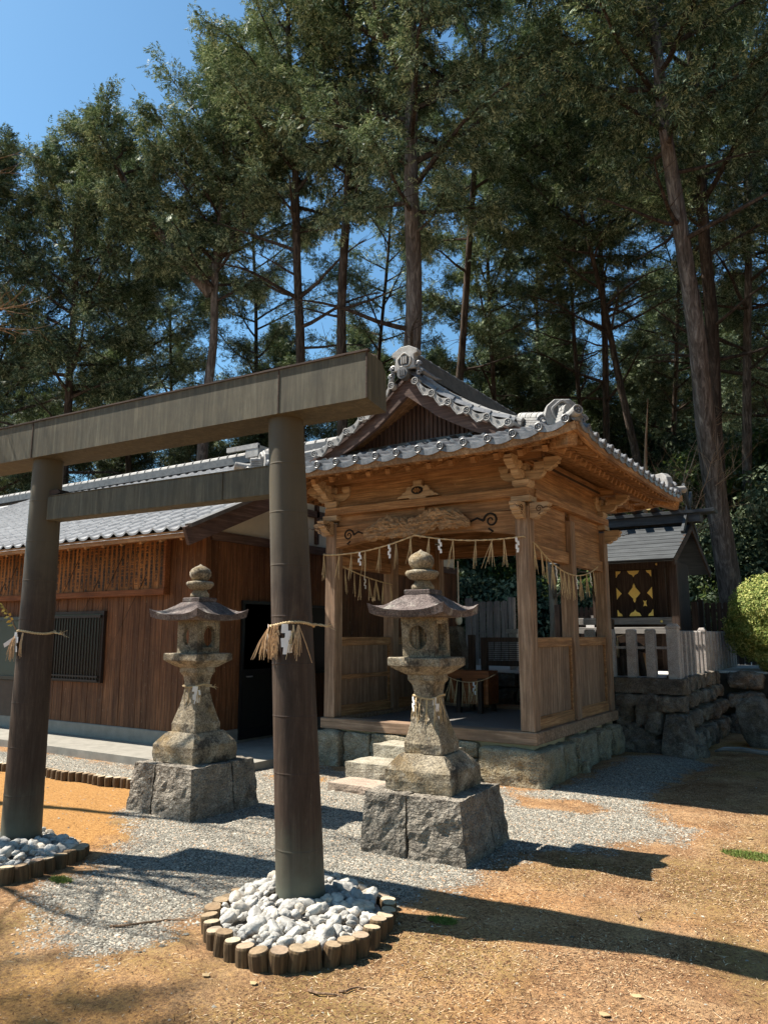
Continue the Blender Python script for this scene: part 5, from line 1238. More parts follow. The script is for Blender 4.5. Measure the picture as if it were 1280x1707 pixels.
# wooden fences
def pale_fence(x0,x1,y,z0,z1,n,mat,lab,ang=0,posts=True):
    t=thing('board_fence',((x0+x1)/2,y,z0),lab,'fence'); b=MB(); w_=(x1-x0)/n
    for k in range(n):
        xa=x0+w_*k; b.prism([(0.012,0),(w_-.012,0),(w_-.012,z1-z0-.0),(w_*.5,z1-z0+.02),(0.012,z1-z0-.01)],(xa,y+ang*(xa-x0),z0),(1,0,0),(0,0,1),(0,1,0),.02)
    part('palings',b,mat,t); b=MB(); b.bar((x0,y+.04,z0+.25),(x1,y+.04+ang*(x1-x0),z0+.25),.04,.07); b.bar((x0,y+.04,z1-.15),(x1,y+.04+ang*(x1-x0),z1-.15),.04,.07); parts('rail',b,mat,t)
    if posts:
        for x in (x0-.08,x1+.07): b=MB(); b.box(x-.06,x+.06,y-.02,y+.1,z0-.2,z1+.08); part('post',b,mat,t,bevel=.006)
pale_fence(-6.95,-6.15,14.0,1.0,2.26,5,GREYW[2],'short bright silver board fence seen through the pavilion')
pale_fence(-6.0,-3.2,16.6,1.0,2.20,26,DARKW[2],'long dark picket fence behind the small shrine')
pale_fence(-3.0,1.2,16.9,1.0,2.25,36,DARKW[2],'dark picket fence right of the small shrine behind the round shrub')
b=MB(); b.box(-5.1,-4.85,15.6,15.64,1.72,1.86); t=thing('notice_board',(-4.97,15.6,1.0),'small white notice board on a post seen through the pavilion','notice board'); part('panel',b,PAPER,t); b=MB(); b.box(-5.0,-4.95,15.645,15.69,1.0,2.0); part('post',b,GREYW[2],t)
t=thing('stone_post_lantern',(-5.4,12.6,1.0),'small pale stone post with a flat cap behind the pavilion','stone post'); b=MB(); b.box(-5.5,-5.36,12.55,12.7,.98,1.62); part('shaft',b,POSTST,t); b=MB(); b.box(-5.54,-5.32,12.51,12.74,1.622,1.70); part('cap',b,POSTST,t)
# ================================================================ OFFICE BUILDING
O=thing('shrine_office',(-12,11.6,0),'long low office with red-brown cedar board walls and grey tiled roof','building')
OX=-7.78; OY=7.40; OL=-24; OB=15.0; RY=11.6; RZ=5.20
b=MB(); b.box(OL,OX,OY,OB,-.1,.27); part('foundation',b,CONC,O,bevel=.01)
b=MB(); r=random.Random(2)
x=OL
while x<OX-.05:
    wd=.125; x2=min(x+wd,OX-.0); b.box(x+.003,x2-.003,OY+.02+r.uniform(0,.006),OY+.06,.272,3.25); x=x2
b.box(OL,OX-.06,OY+.061,OB-.061,.272,3.3)
y=OY+.02
while y<OB-.05:
    y2=min(y+.125,OB); b.box(OX-.06,OX-.02-r.uniform(0,.006),y+.003,y2-.003,.272,2.95); y=y2
part('board_wall',b,CEDAR,O,label='red-brown vertical cedar boarding with worn lower edge')
b=MB(); b.box(OX-.055,OX+.012,OY+.0,OY+.075,.272,3.1); part('corner_board',b,CEDAR,O)
b=MB(); b.prism([(OY+.1,2.96),(OB-.1,2.96),(OB-.1,3.3),(RY,4.9),(OY+.1,3.2)],(OX-.05,0,0),(0,1,0),(0,0,1),(1,0,0),.02); part('plaster_gable',b,PLASTER,O)
b=MB(); b.box(OX-.028,OX+.03,OY+.1,OB,2.93,3.06); b.box(OX-.028,OX+.03,OY+.5,OB,3.55,3.66); b.bar((OX,9.9,3.1),(OX,9.9,4.2),.06,.06,up=(0,1,0)); parts('gable_beam',b,PURP[1],O)
# door, windows on end wall
D=MB(); D.box(OX-.01,OX+.01,8.18,8.85,.12,2.06); dr=part('door',D,m_plain('dark_door_panel',(.016,.017,.016),.35),O,label='black glazed aluminium door')
b=MB(); 
for y0,y1,z0,z1 in ((8.15,8.20,.12,2.10),(8.83,8.88,.12,2.10),(8.20,8.83,2.05,2.10),(8.20,8.83,1.02,1.10),(8.20,8.83,.12,.25)): b.box(OX-.005,OX+.035,y0,y1,z0,z1)
part('frame',b,BLACK,dr); b=MB(); b.tube([(OX+.03,8.27,1.0),(OX+.06,8.27,1.0),(OX+.06,8.36,1.0)],.012,6); part('handle',b,m_plain('steel',(.6,.6,.6),.3,.5,.9),dr)
b=MB(); b.box(OX-.01,OX+.01,8.20,8.83,1.101,2.05); part('pane',b,GLASS,dr)
def win(y0,y1,z0,z1,lab):
    b=MB(); b.box(OX-.01,OX+.008,y0,y1,z0,z1); w_=part('window',b,GLASS,O,label=lab); b=MB()
    for a,c,d,e in ((y0-.04,y0,z0-.04,z1+.04),(y1,y1+.04,z0-.04,z1+.04),(y0,y1,z0-.04,z0),(y0,y1,z1,z1+.04),((y0+y1)/2-.02,(y0+y1)/2+.02,z0,z1)): b.box(OX-.005,OX+.03,a,c,d,e)
    part('frame',b,BLACK,w_)
win(9.02,10.35,1.02,2.04,'dark mesh window beside the door'); 
b=MB(); b.box(OX-.02,OX+.10,8.98,9.22,.86,.97); part('sill_block',b,PALE[1],O,label='small wooden shelf below the window')
# barred window front
b=MB(); b.box(-11.55,-9.95,OY-.0,OY+.03,.92,1.92); w_=part('window',b,GLASS,O,label='dark window behind vertical bars')
b=MB(); 
for k in range(23): x=-11.5+k*.07; b.box(x,x+.014,OY-.06,OY-.04,.92,1.90)
b.box(-11.6,-9.92,OY-.065,OY-.035,1.86,1.90); b.box(-11.6,-9.92,OY-.065,OY-.035,.96,.985); b.box(-11.6,-9.92,OY-.065,OY-.035,.90,.925)
for x0,x1,z0,z1 in ((-11.62,-11.56,.88,1.96),(-9.94,-9.88,.88,1.96),(-11.56,-9.94,1.92,1.96),(-11.56,-9.94,.88,.92)): b.box(x0,x1,OY-.03,OY+.035,z0,z1)
part('window_bars',b,m_plain('brown_metal_bars',(.022,.013,.010),.6),w_)
b=MB(); b.box(-15.4,-12.0,OY-.02,OY+.03,.92,1.84); w2=part('window',b,GREENP,O,label='greenish shuttered window'); b=MB()
for x0,x1,z0,z1 in ((-15.45,-11.95,1.84,1.90),(-15.45,-11.95,.86,.92),(-12.0,-11.95,.92,1.84)): b.box(x0,x1,OY-.04,OY+.035,z0,z1)
part('frame',b,BLACK,w2)
b=MB(); b.box(-15.5,-11.9,OY-.005,OY+.015,.27,.85); part('dark_panel',b,m_plain('brown_sheet_panel',(.05,.03,.02),.6),O)
# donor name boards with columns of writing
LINES=['奉納御芳名','金壱拾萬円也','一金五萬円也','金参萬円也氏子','一金壱萬円也','金弐萬円也一同','御寄進者御芳名','金五阡円也有志','一金参阡円也','屋根修復奉賛']
def textcol(mb,s,x,ztop,y,size,w_):
    cu=bpy.data.curves.new('writing','FONT'); cu.body='\n'.join(s); cu.size=size; cu.space_line=.92; cu.align_x='CENTER'; cu.offset=.0012; cu.resolution_u=1
    o=bpy.data.objects.new('writing',cu); COL.objects.link(o); bpy.context.view_layer.update(); dg=bpy.context.evaluated_depsgraph_get(); me=o.evaluated_get(dg).to_mesh()
    V=[(x+v.co.x*w_,y,ztop-size*.85+v.co.y) for v in me.vertices]; F=[tuple(p.vertices) for p in me.polygons]; mb.add(V,F)
    o.evaluated_get(dg).to_mesh_clear(); bpy.data.objects.remove(o); bpy.data.curves.remove(cu)
def nameboard(x0,x1,n,lab,seed):
    z0,z1=2.23,2.98; t=thing('name_board',((x0+x1)/2,OY,z0),lab,'name board'); rr=random.Random(seed)
    b=MB(); 
    for k in range(n): xa=x0+(x1-x0)*k/n; xb=x0+(x1-x0)*(k+1)/n; b.box(xa+.004,xb-.004,OY-.05-rr.uniform(0,.006),OY+.015,z0+.03,z1-.02)
    pb=part('name_planks',b,PLAQ,t)
    b=MB(); b.box(x0-.05,x1+.06,OY-.10,OY+.015,z0-.06,z0+.029); b.box(x0-.05,x1+.10,OY-.13,OY+.015,z1-.019,z1+.05); b.box(x1+.001,x1+.05,OY-.08,OY+.015,z0+.03,z1-.02); part('frame',b,CEDARX,t,bevel=.004)
    b=MB()
    for k in range(n):
        s=LINES[(k*3+seed)%len(LINES)]+LINES[(k*7+1+seed)%len(LINES)][:6]; s=s[:13]; xc=x0+(x1-x0)*(k+.5)/n
        try: textcol(b,s,xc,z1-.03,OY-.0585,.058,1.15)
        except Exception as e: print('text fail',e); break
    part('writing',b,INK,pb,label='black brush writing in vertical columns')
nameboard(-11.25,-8.55,25,'long cedar board of names in vertical writing, right of the left torii pillar',1)
nameboard(-15.0,-11.75,30,'long cedar board of names in vertical writing, partly behind the left torii pillar',4)
# office roof
OE=6.62; pitch=(RZ-2.95)/(RY-OE); VX=-7.25; rb=MB(); sl_=math.hypot(1,pitch)
fn=lambda u,v:(u,OE+v,2.95+pitch*v+.0)
def vr(u): return (0,RY-OE)
xL=-19.0
def prof_s(f): return .0
tilepatch(rb,fn,xL,VX,vr,.27,.25,amp=.034,st=.018,du=9)
part('roof_slope',rb,TILE2,O,label='front roof slope of grey wave tiles')
b=MB(); b.add([(xL-8,RY,RZ),(VX,RY,RZ),(VX,OB+.5,3.6),(xL-8,OB+.5,3.6)],[(0,1,2,3)]); b.add([(xL-8,OE,2.93),(xL,OE,2.93),(xL,RY,RZ-.02),(xL-8,RY,RZ-.02)],[(0,1,2,3)]); b.add([(xL-8,OE,2.90),(VX,OE,2.90),(VX,RY,RZ-.06),(xL-8,RY,RZ-.06)],[(3,2,1,0)]); part('roof_slope',b,TILE2,O)
b=MB(); b.bar((xL-8,RY,RZ+.10),(VX,RY,RZ+.10),.26,.16); part('ridge',b,TILED,O)
b=MB(); n=60
for k in range(n): x=VX-.13-k*.27; b.tube([(x-.11,RY,RZ+.20),(x+.11,RY,RZ+.20)],.075,10); b.tube([(x+.112,RY,RZ+.20),(x+.13,RY,RZ+.20)],.085,10)
part('ridge_cap',b,TILEL,O,label='row of half-round ridge cap tiles')
b=MB(); b.box(-10.9,-10.55,RY-.2,RY+.2,RZ+.1,RZ+.34); b.bar((-11.45,RY-.18,RZ+.33),(-10.55,RY-.18,RZ+.33),.06,.10); part('ridge_box',b,TILEL,O,label='pale box tile on the ridge')
b=MB(); b.bar((xL-8,OE+.04,2.89),(VX-.02,OE+.04,2.89),.04,.09); 
part('eave_fascia',b,WOOD[0],O)
b=MB(); 
for k in range(50): x=VX-.25-k*.4; b.bar((x,OE+.07,2.85),(x,OY+.02,2.85+pitch*.75),.05,.07)
parts('rafter',b,WOOD[1],O)
b=MB(); b.bar((VX-.02,OE-.05,2.84),(VX-.02,RY,RZ-.17),.05,.24); b.bar((VX-.02,RY,RZ-.17),(VX-.02,OB+.5,3.5),.05,.24); part('bargeboard',b,PURP[1],O,label='weathered plain bargeboard on the gable end')
b=MB(); b.bar((VX-.0,OE-.03,2.98),(VX-.0,RY,RZ+.02),.12,.05); part('verge_tiles',b,TILED,O)
b=MB(); b.box(OL,-6.4,6.50,7.39,-.1,.085); b.box(OX+.01,-6.4,7.391,14,-.1,.083); structure('path',b,CONC)
# ================================================================ TREES
def fronds(P,D,n,L,W,seed,nleaf=4,droop=.35,spread=.12):
    "P,D arrays of seeds; returns verts,faces of n flat sprays"
    r=np.random.default_rng(seed); k=r.integers(0,len(P),n); p=P[k]+r.normal(0,spread,(n,3)); d=D[k]*.9+r.normal(0,.55,(n,3)); d[:,2]-=droop; d/=np.linalg.norm(d,axis=1)[:,None]
    nr=r.normal(0,.45,(n,3)); nr[:,2]+=.9; s=np.cross(d,nr); s/=np.linalg.norm(s,axis=1)[:,None]+1e-9; up=np.cross(s,d)
    sc_=L*r.lognormal(0,.25,n)[:,None]; out=[]
    for j in range(nleaf):
        for sd in (-1,1):
            t=(j+.3)/nleaf; b0=p+d*sc_*t; dr=d*.75+s*sd*.75+r.normal(0,.15,(n,3)); dr/=np.linalg.norm(dr,axis=1)[:,None]; l=sc_*(.50-.28*t)
            wv=np.cross(dr,up); wv/=np.linalg.norm(wv,axis=1)[:,None]+1e-9; ww=W*(1-.3*t)
            a=b0-wv*ww*.35; c=b0+dr*l*.55+wv*ww*.6-np.array([0,0,.02]); e=b0+dr*l-np.array([0,0,.05])*l/.2; out.append(np.stack([a,c,e],1))
    t0=p+d*sc_*.7; e=p+d*sc_*1.15; out.append(np.stack([t0-s*W*.5,t0+s*W*.5,e],1))
    V=np.concatenate(out,1).reshape(-1,3)   # n,(2*nleaf+1)*3,3
    return V,np.arange(len(V)).reshape(-1,3)
def make_limbs(trunk,rad,hb,ht,nl,Rm,seed,prof='oval',e0=.2,e1=1.0,ns=7,bare=0,thin=1.):
    "trunk: list of Vectors. returns MB of limbs and seed points/dirs"
    r=random.Random(seed); mb=MB(); P=[];D=[]; Ls=[0]
    for a,b in zip(trunk[:-1],trunk[1:]): Ls.append(Ls[-1]+(b-a).length)
    def tp(z):
        for i in range(len(trunk)-1):
            if trunk[i+1].z>=z: f=(z-trunk[i].z)/(trunk[i+1].z-trunk[i].z); return trunk[i].lerp(trunk[i+1],f),rad[i]*(1-f)+rad[i+1]*f
        return trunk[-1],rad[-1]
    az=r.uniform(0,6.28)
    for k in range(nl+bare):
        if k<bare: f=-.02-.30*r.random(); z=hb+f*(ht-hb); L=Rm*r.uniform(.4,.9); 
        else:
            f=((k-bare)+r.random())/nl; z=hb+(ht-hb)*f*.97
            if prof=='oval': pr=(math.sin(math.pi*min(1,(f*.8+.22)))**.7)
            elif prof=='cone': pr=(1-f)**.75*.95+.08
            else: pr=(1-f**2)**.5*.9+.1 if f>.15 else .6+.4*f/.15
            L=Rm*pr*r.uniform(.7,1.12)
        if z<1.5: continue
        o,rr=tp(z); az+=2.4+r.uniform(-.5,.5); el=e0+(e1-e0)*max(0,f)+r.uniform(-.15,.15)
        d=Vector((math.cos(az)*math.cos(el),math.sin(az)*math.cos(el),math.sin(el))); pts=[o]; p=o.copy(); n=7
        for i in range(n):
            d=(d+Vector((r.uniform(-.13,.13),r.uniform(-.13,.13),(.05 if i<n*.5 else -.10)+r.uniform(-.08,.08)))).normalized(); p=p+d*(L/n); pts.append(p.copy())
        r0=min(rr*.6,.018+L*.017)*thin; mb.tube(pts,[r0*(1-.8*i/n) for i in range(n+1)],5,cap=False)
        if k<bare:
            for q in range(6):
                i=r.randint(2,n-1); a=pts[i]; dd=((pts[i+1]-pts[i]).normalized()+Vector((r.uniform(-.9,.9),r.uniform(-.9,.9),r.uniform(-.5,.5)))).normalized(); l=L*r.uniform(.15,.4)
                mb.tube([a,a+dd*l*.5+Vector((0,0,r.uniform(-.05,.05))),a+dd*l],[.012,.008,.003],3,cap=False)
            continue
        for i in range(2,n+1):
            P.append(pts[i]);D.append((pts[i]-pts[i-1]).normalized())
            for q in range(max(1,int(ns*L/Rm*.5)+1)):
                a=pts[i].lerp(pts[i-1],r.random()); dd=((pts[i]-pts[i-1]).normalized()*.8+Vector((r.uniform(-1,1),r.uniform(-1,1),r.uniform(-.45,.35)))).normalized(); l=L*r.uniform(.12,.32)*(1.15-i/n*.6)
                b=a+dd*l*.5+Vector((0,0,.03)); c=a+dd*l-Vector((0,0,.06*l)); mb.tube([a,b,c],[.013,.009,.004],3,cap=False)
                for g in (.35,.6,.85,1.): P.append(a.lerp(c,g)); D.append(dd)
    return mb,P,D
def tree(label,base,path,r0,hb,ht,nl,Rm,seed,nf,leaf=LEAF,bark=BARK,prof='oval',group='tall cypress trees behind the shrine',bare=0,e0=.2,e1=1.,L=.25,W=.042,extra=None,name='cypress_tree',cat='tree',droop=.35):
    base=Vector(base); pts=[Vector(p) for p in path]; n=len(pts)
    rad=[r0*(1-.86*i/(n-1)) for i in range(n)]
    # resample trunk
    P_=[];R_=[]
    for i in range(n-1):
        for k in range(4): f=k/4; P_.append(pts[i].lerp(pts[i+1],f)+Vector((mn.noise(Vector((seed,i+f,0)))*r0*.5,mn.noise(Vector((seed,i+f,9)))*r0*.5,0))); R_.append((rad[i]*(1-f)+rad[i+1]*f)*(1+.08*mn.noise(Vector((seed,(i+f)*3,4)))))
    P_.append(pts[-1]);R_.append(rad[-1]); R_[0]*=1.35; R_[1]*=1.1
    t=thing(name,tuple(base),label,cat,group); b=MB(); b.tube(P_,R_,14,jit=.10); nf=int(nf*1.35)
    lm,SP_,SDr=make_limbs(P_,R_,hb,ht,nl,Rm,seed,prof,e0,e1,bare=bare)
    if extra:
        for (pts2,ra,rb,nl2,R2,hb2,ht2) in extra:
            q=[Vector(p) for p in pts2]; b.tube(q,[ra+(rb-ra)*i/(len(q)-1) for i in range(len(q))],9)
            l2,s2,d2=make_limbs(q,[ra+(rb-ra)*i/(len(q)-1) for i in range(len(q))],hb2,ht2,nl2,R2,seed+9,prof,.1,.9); lm.add(l2.v,l2.f); SP_+=s2; SDr+=d2
    tr_=part('trunk',b,bark,t,smooth=True); part('limbs',lm,BARKD,tr_)
    off=np.array(base); V,F=fronds(np.array([list(p) for p in SP_])-off,np.array([list(p) for p in SDr]),nf,L,W,seed,droop=droop)
    o=raw('crown',V,F,leaf,t); WL[o.name]=base
    return t
def tpath(px,py,top,bx=0,by=0,n=6,z0=0,wob=.15,seed=0):
    r=random.Random(seed); out=[]
    for i in range(n+1):
        f=i/n; w=wob*math.sin(f*3.1); out.append((px+bx*f+r.uniform(-wob,wob)*.5*(0<i<n),py+by*f+r.uniform(-wob,wob)*.5*(0<i<n),z0+(top-z0)*f))
    return out
def gzz(x,y): return float(gz(np.array([float(x)]),np.array([float(y)]))[0])
def from_px(px,py,D):
    "world point at photo pixel px,py and depth D (used only to plan where trunks stand)"
    f=Vector((-math.sin(R(33)),math.cos(R(33)),0)); rt=Vector((math.cos(R(33)),math.sin(R(33)),0)); p=R(9.3)
    fw=f*math.cos(p)+Zv*math.sin(p); up=-f*math.sin(p)+Zv*math.cos(p); return Vector((0,0,1.6))+(fw+rt*((px-640)/1250)-up*((py-853.5)/1250))*D
def two(a,b,top,z0=0,n=6):
    "straight-ish trunk through two points extended from z0 to top"
    d=(b-a)/(b.z-a.z); return [tuple(a+d*(z0+(top-z0)*i/n-a.z)) for i in range(n+1)]
TR=[]
def T_(label,p1,p2,D,dia,top,hb,nl,Rm,seed,nf,**k):
    k.setdefault('bark',BARK if seed in (1,2,4) else BARKD); a=from_px(*p1,D); b=from_px(*p2,D); path=two(a,b,top,0); return tree(label,(path[0][0],path[0][1],0),path,dia/2,hb,top,nl,Rm,seed,nf,**k)
# central big one behind the gable
T_('thickest straight cypress rising right behind the pavilion gable',(686,570),(685,260),20,.66,27,12.0,60,4.3,1,17000,prof='round',bare=4,e0=.0)
# right leaning giant
T_('large cypress with a pale leaning trunk right of the small shrine',(1212,960),(1108,190),17.5,.60,22,12.6,46,4.2,2,13000,prof='round',bare=6,bark=BARK,e0=.0)
T_('dark twin trunk cypress just behind the leaning giant',(1200,850),(1172,380),21,.55,25,12,44,4.0,3,12000,bare=6)
T_('straight cypress with reddish sunlit trunk at the far right',(1243,800),(1247,430),25,.40,26,13,44,4.0,4,11000,bare=6)
a=from_px(338,760,24); b=from_px(357,500,24); pth=two(a,b,18.5,0)
fk=from_px(352,490,24); ex=[([tuple(fk),tuple(from_px(300,430,24)),tuple(from_px(235,350,24)),tuple(from_px(180,250,24)),tuple(from_px(165,190,24))],.20,.05,20,2.6,fk.z+.8,from_px(165,190,24).z),([tuple(fk+Vector((0,0,.8))),tuple(from_px(395,380,24)),tuple(from_px(410,250,24)),tuple(from_px(420,150,24))],.14,.04,14,2.3,fk.z+2,from_px(420,150,24).z)]
tree('broad cypress with forked trunk left of centre, bough reaching left',(pth[0][0],pth[0][1],0),pth,.27,12.0,20.0,44,3.6,5,19000,extra=ex,prof='round',e1=1.2)
T_('tall cypress with dark trunk on the left behind the office roof',(112,720),(128,430),26,.48,18.3,9.5,44,4.3,6,15000,bare=7,e0=.1)
T_('slim dark cypress between forked tree and pavilion',(502,715),(492,330),23,.42,26,14.0,50,3.6,7,15000,bare=10,prof='round')
T_('slim brown trunk cypress just left of the thickest one',(568,740),(578,290),22,.42,26.5,14.5,52,3.3,8,15000,bare=4,prof='round')
T_('slender distant trunk right of the pavilion ridge',(822,640),(812,420),29,.30,24,11.5,40,3.6,9,11000,bare=9)
T_('thin slanted cypress leaning left behind the corner ridge',(1062,770),(985,420),25,.36,21,13.5,34,3.8,10,11000,bare=12)
T_('thin pair trunk deeper in the wood at right of centre',(965,680),(952,480),31,.30,24,14,40,3.8,11,10000,bare=9)
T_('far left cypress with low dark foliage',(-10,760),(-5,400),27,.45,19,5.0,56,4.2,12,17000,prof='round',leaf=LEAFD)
T_('cypress whose crown tops the left treeline',(215,730),(215,400),30,.36,21.0,9,44,4.0,13,12000,bare=4)
T_('distant thin trunk between two left cypresses',(285,740),(285,500),34,.3,21,10,40,3.6,14,9000,bare=4)
T_('deep wood trunk seen between slim dark pair',(430,720),(425,500),33,.3,27,11,44,4.,15,9000,bare=5)
T_('deep wood trunk directly left of the pavilion ridge',(622,700),(640,500),34,.3,28,12,44,4.,16,9000,bare=5)
T_('deep wood trunk far behind the corner ridge',(900,700),(895,500),36,.3,28,12,44,4.2,17,9000,bare=6)
T_('background cypress beyond the leaning giant',(1120,800),(1130,500),33,.32,27,12,44,4.2,18,9000,bare=6)
T_('background cypress right of the reddish trunk',(1290,820),(1285,500),29,.36,24,10,44,4.0,19,10000,bare=4,leaf=LEAF)
T_('big crown overhanging the top of the picture at upper centre',(760,700),(790,300),26,.38,29,15,36,4.0,20,8500,bare=3,prof='round')
T_('upper right crown above the slanted cypress',(1010,720),(1000,300),29,.36,29,14,36,4.0,21,7500,bare=4,prof='round')
# understory broadleaf and low evergreens
def leafcloud(c,rx,ry,rz,n,size,seed,shell=.5,flatb=-.6,lump=.35):
    r=np.random.default_rng(seed); d=r.normal(0,1,(n,3)); d/=np.linalg.norm(d,axis=1)[:,None]; k=d[:,2]<flatb; d[k,2]*=-1
    q=1-shell*r.random(n)**1.6; th=np.arctan2(d[:,1],d[:,0]); lf=1+lump*(vnoise(th*1.2+seed,d[:,2]*2.2,1.3,seed,3)-.5)*2
    p=d*(q*lf)[:,None]*np.array([rx,ry,rz]); nr=d+r.normal(0,.55,(n,3)); nr/=np.linalg.norm(nr,axis=1)[:,None]; s=np.cross(nr,r.normal(0,1,(n,3))); s/=np.linalg.norm(s,axis=1)[:,None]; u=np.cross(nr,s)
    z=size*r.lognormal(0,.25,n)[:,None]; V=np.stack([p-u*z,p+s*z*.5,p+u*z,p-s*z*.5],1)+np.array(c)
    return V.reshape(-1,3),np.arange(n*4).reshape(-1,4)
def bushproto(name,h,rx,seed,leaf,size,nlob,n,trunkr=.06):
    "tree/shrub at origin"
    r=random.Random(seed); t=thing(name,(0,0,0),None,None); b=MB(); VV=[];FF=[];k0=0
    for i in range(nlob):
        a=r.uniform(0,6.28); q=r.uniform(.1,.75)*rx; z=h*r.uniform(.35,.85); c=(math.cos(a)*q,math.sin(a)*q,z); s=rx*r.uniform(.35,.6)
        b.tube([(0,0,0),(c[0]*.3,c[1]*.3,z*.5),c],[trunkr,trunkr*.6,trunkr*.2],6)
        V,F=leafcloud(c,s,s,s*.8,n//nlob,size,seed*31+i,.8); VV.append(V);FF.append(F+k0);k0+=len(V)
    part('trunk',b,BARKD,t); raw('crown',np.concatenate(VV),np.concatenate(FF),leaf,t); return t
U_=[bushproto('broadleaf_tree',6.5,2.4,1,LEAFB,.075,14,16000,.10),bushproto('broadleaf_tree',5.5,2.1,2,LEAFD,.07,12,15000,.09)]
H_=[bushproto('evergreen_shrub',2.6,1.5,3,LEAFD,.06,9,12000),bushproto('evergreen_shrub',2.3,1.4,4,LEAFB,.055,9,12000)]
first=set()
def put(lst,i,x,y,s,lab,grp,cat,zs=1.):
    o=lst[i] if id(lst[i]) not in first else copytree(lst[i]); first.add(id(lst[i])); o.location=(x,y,gzz(x,y)); o.rotation_euler=(0,0,rnd.uniform(0,6.28)); o.scale=(s,s,s*zs); tag(o,lab,cat,grp)
U1='low broadleaf tree among the cypress trunks behind the shrine'
for i,(px,D,s) in enumerate([(40,24,1.0),(150,30,1.1),(255,28,.9),(330,33,1.2),(420,28,1.0),(470,34,1.2),(540,29,1.1),(640,30,1.2),(740,27,1.1),(800,34,1.3),(870,27,1.1),(930,33,1.3),(985,26,1.0),(1050,30,1.2),(1100,25,1.05),(1130,34,1.4),(1180,27,1.1),(1240,22,.95),(1290,27,1.2),(1330,22,1.0),(-30,30,1.2),(100,36,1.4),(600,37,1.5),(380,38,1.5),(1000,38,1.5),(1210,33,1.3)]):
    p=from_px(px,800,D); put(U_,i%2 if i%5 else 1,p.x,p.y,s*rnd.uniform(.9,1.1),U1,'low broadleaf trees in the wood','tree',rnd.uniform(.9,1.25))
for i,(px,D,s) in enumerate([(600,21.5,.9),(680,22,1.0),(745,21,1.0),(800,22,1.1),(860,21.5,1.0),(915,22,1.15),(960,21.5,1.0),(1010,22,1.1),(1070,22,1.1),(1130,21.5,1.0),(1180,22.5,1.2),(1240,21,1.1),(1290,20,1.0),(880,25,1.4),(780,26,1.4),(980,26,1.5),(700,26,1.4),(1100,26,1.5),(1200,26,1.5),(1285,25,1.5),(540,25,1.2)]):
    p=from_px(px,1000,D); put(H_,i%2 if i%3 else 0,p.x,p.y,s,'dark glossy evergreen shrub growing behind the board fences','evergreen shrubs behind the fences','shrub',1.15)
# far wood: copies of two dense cypresses
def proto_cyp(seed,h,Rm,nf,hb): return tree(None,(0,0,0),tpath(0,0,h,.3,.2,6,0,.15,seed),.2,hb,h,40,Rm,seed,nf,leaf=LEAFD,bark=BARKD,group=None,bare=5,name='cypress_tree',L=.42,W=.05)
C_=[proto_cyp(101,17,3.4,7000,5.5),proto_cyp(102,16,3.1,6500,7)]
for i,(px,D) in enumerate([(-60,38),(20,42),(170,44),(310,47),(450,44),(590,46),(730,44),(850,44),(940,46),(1060,46),(1130,42),(1200,45),(1260,39),(1330,42),(1090,56),(1240,54)]):
    p=from_px(px,760,D); put(C_,i%2,p.x,p.y,rnd.uniform(.9,1.15),'distant cypress in the back rows of the wood','back rows of the wood','tree')
for i,(px,D,s_) in enumerate([(60,31,.72),(200,31,.7),(320,29,.62),(440,30,.68),(480,37,.85),(610,31,.7),(650,38,.9),(720,33,.75),(770,36,.8),(840,32,.75),(930,35,.85),(1010,33,.75),(1090,36,.85)]):
    p=from_px(px,760,D); put(C_,i%2,p.x,p.y,s_*rnd.uniform(.95,1.08),'younger cypress filling the middle storey between the tall trunks','young cypresses in the middle storey','tree',rnd.uniform(.9,1.1))
for i,(x,y) in enumerate([(9,16),(10,11),(11,6.5),(12,2),(11.5,-3),(9,-7.5),(4.5,-10),(-.5,-11.5),(14,14),(15,8),(15.5,3),(14.5,-3),(12,-9),(6.5,-14),(0,-16),(8,20),(5.5,21),(2.6,20),(4.2,17.5),(1.8,25),(3.8,27),(7,26)]):
    put(C_,i%2,x,y,rnd.uniform(.9,1.15),'cypress on the near side of the precinct outside the picture','cypresses around the precinct','tree')
# azalea by the terrace
t=thing('round_shrub',(-1.45,14.75,.98),'clipped rounded yellow-green shrub at the right edge above the stone wall','shrub')
VV=[];FF=[];k0=0
for i,(c,s,n) in enumerate([((0.05,0,.95),(.95,.9,.85),26000),((.45,-.35,.45),(.6,.6,.5),9000),((-.35,.0,.75),(.5,.5,.55),7000),((-.05,-.3,.25),(.35,.35,.28),3500)]):
    V,F=leafcloud((c[0]*1.1,c[1],c[2]*.92),s[0]*.92,s[1]*.92,s[2]*.90,int(n*1.3),.022,50+i,.28,-1,.26); VV.append(V);FF.append(F+k0);k0+=len(V)
raw('crown',np.concatenate(VV),np.concatenate(FF),LEAFY,t); b=MB()
for a in range(5): b.tube([(-1.45,14.75,.95),(-1.45+.3*math.cos(a*1.3),14.75+.3*math.sin(a*1.3),1.5),(-1.45+.5*math.cos(a*1.3),14.75+.5*math.sin(a*1.3),1.9)],[.03,.02,.01],6)
part('trunk',b,BARKD,t)
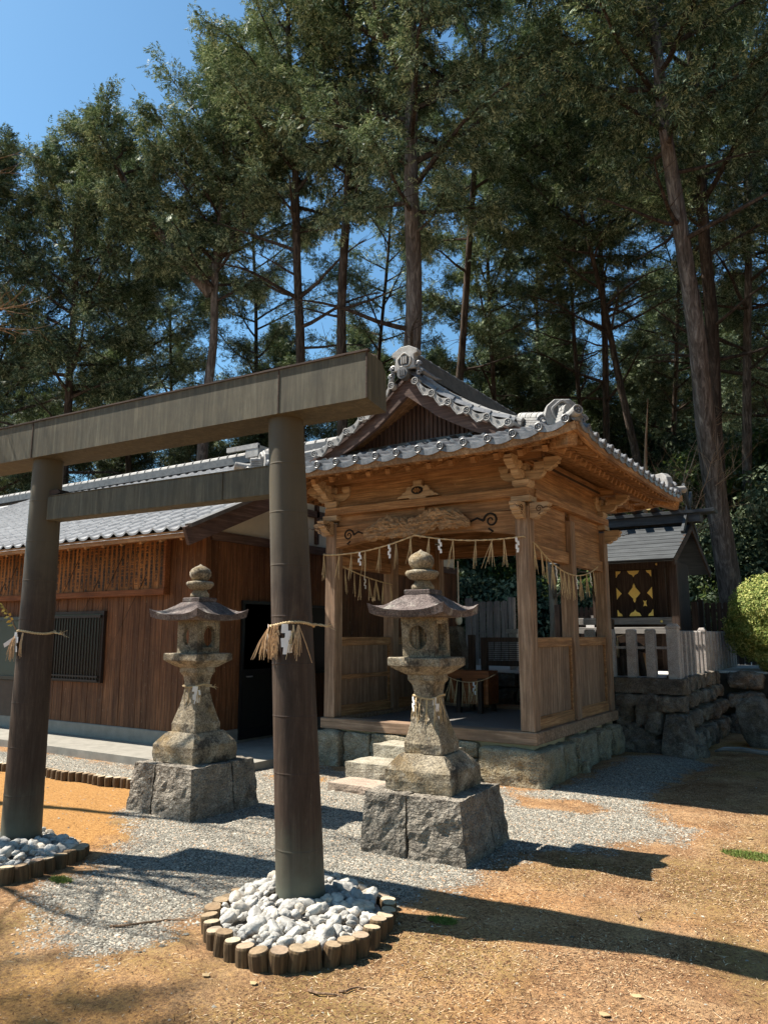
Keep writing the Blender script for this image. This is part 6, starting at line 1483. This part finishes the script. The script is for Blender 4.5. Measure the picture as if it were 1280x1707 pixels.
# bare tree at left: trunk outside the frame, twigs reach in and dapple the ground
def bare_tree(label,base,h,seed,tips):
    r=random.Random(seed); base=Vector(base); t=thing('bare_tree',tuple(base),label,'tree'); b=MB(); tw=MB()
    b.tube([base,base+Vector((.1,.05,h*.3)),base+Vector((.0,.2,h*.6)),base+Vector((.2,.1,h)),base+Vector((.35,-.1,h*1.15))],[.13,.11,.08,.03,.006],10)
    def br(p,d,L,rad,dep):
        pts=[p]; q=p.copy(); n=5
        for i in range(n): d=(d+Vector((r.uniform(-.18,.18),r.uniform(-.18,.18),r.uniform(-.12,.14)))).normalized(); q=q+d*L/n; pts.append(q.copy())
        (b if dep==0 else tw).tube(pts,[rad*(1-.6*i/n) for i in range(n+1)],5 if dep<2 else 3,cap=False)
        if dep<3:
            for k in range([7,6,4][dep]):
                i=r.randint(1,n); dd=(d+Vector((r.uniform(-.9,.9),r.uniform(-.9,.9),r.uniform(-.5,.7)))).normalized(); br(pts[i],dd,L*r.uniform(.35,.6),rad*.42,dep+1)
    for tp_,z in tips:
        o=base+Vector((.05,.1,z)); v=Vector(tp_)-o; br(o,v.normalized(),v.length*.62,.028,0)
    for k in range(0):
        a=r.uniform(2.2,4.6); br(base+Vector((.1,.1,h*r.uniform(.4,.95))),Vector((math.cos(a),math.sin(a),.6)).normalized(),r.uniform(1.2,2.2),.035,0)
    tr_=part('trunk',b,TWIG,t); part('twigs',tw,TWIG,tr_)
bare_tree('leafless tree whose pale brown twigs reach in at the left edge',(-8.3,2.3,0),5.4,3,[((-6.45,3.0,5.3),3.0),((-6.5,3.1,4.8),2.9),((-6.35,2.9,4.4),2.7),((-6.3,3.1,5.0),3.1),((-7.0,1.2,5.8),3.2)])
tree('cypress outside the left edge whose shade dapples the lower left ground',(-12.5,-1.9,0),tpath(-12.5,-1.9,15,.2,.1,6,0,.1,5),.2,8.5,15,22,2.0,77,1600,group=None,L=.4,W=.06)
bare_tree('leafless tree with thin twigs at the upper left corner of the sky',(-10.6,3.2,0),7.2,6,[((-8.35,4.75,9.3),6.0)])
bare_tree('leafless understory tree with fine twigs behind the pavilion corner',(-6.6,17.5,0),6.0,9,[((-6.6+2.6*math.cos(k*1.3),17.5+2*math.sin(k*1.3),5.4+.5*(k%3)),2.4+.5*(k%4)) for k in range(8)])
bare_tree('leafless understory tree with fine twigs beside the slanted cypress',(-4.6,18.6,0),6.4,12,[((-4.6+2.8*math.cos(k*1.1),18.6+2*math.sin(k*1.1),5.6+.6*(k%3)),2.6+.5*(k%4)) for k in range(9)])
bpy.context.view_layer.update()
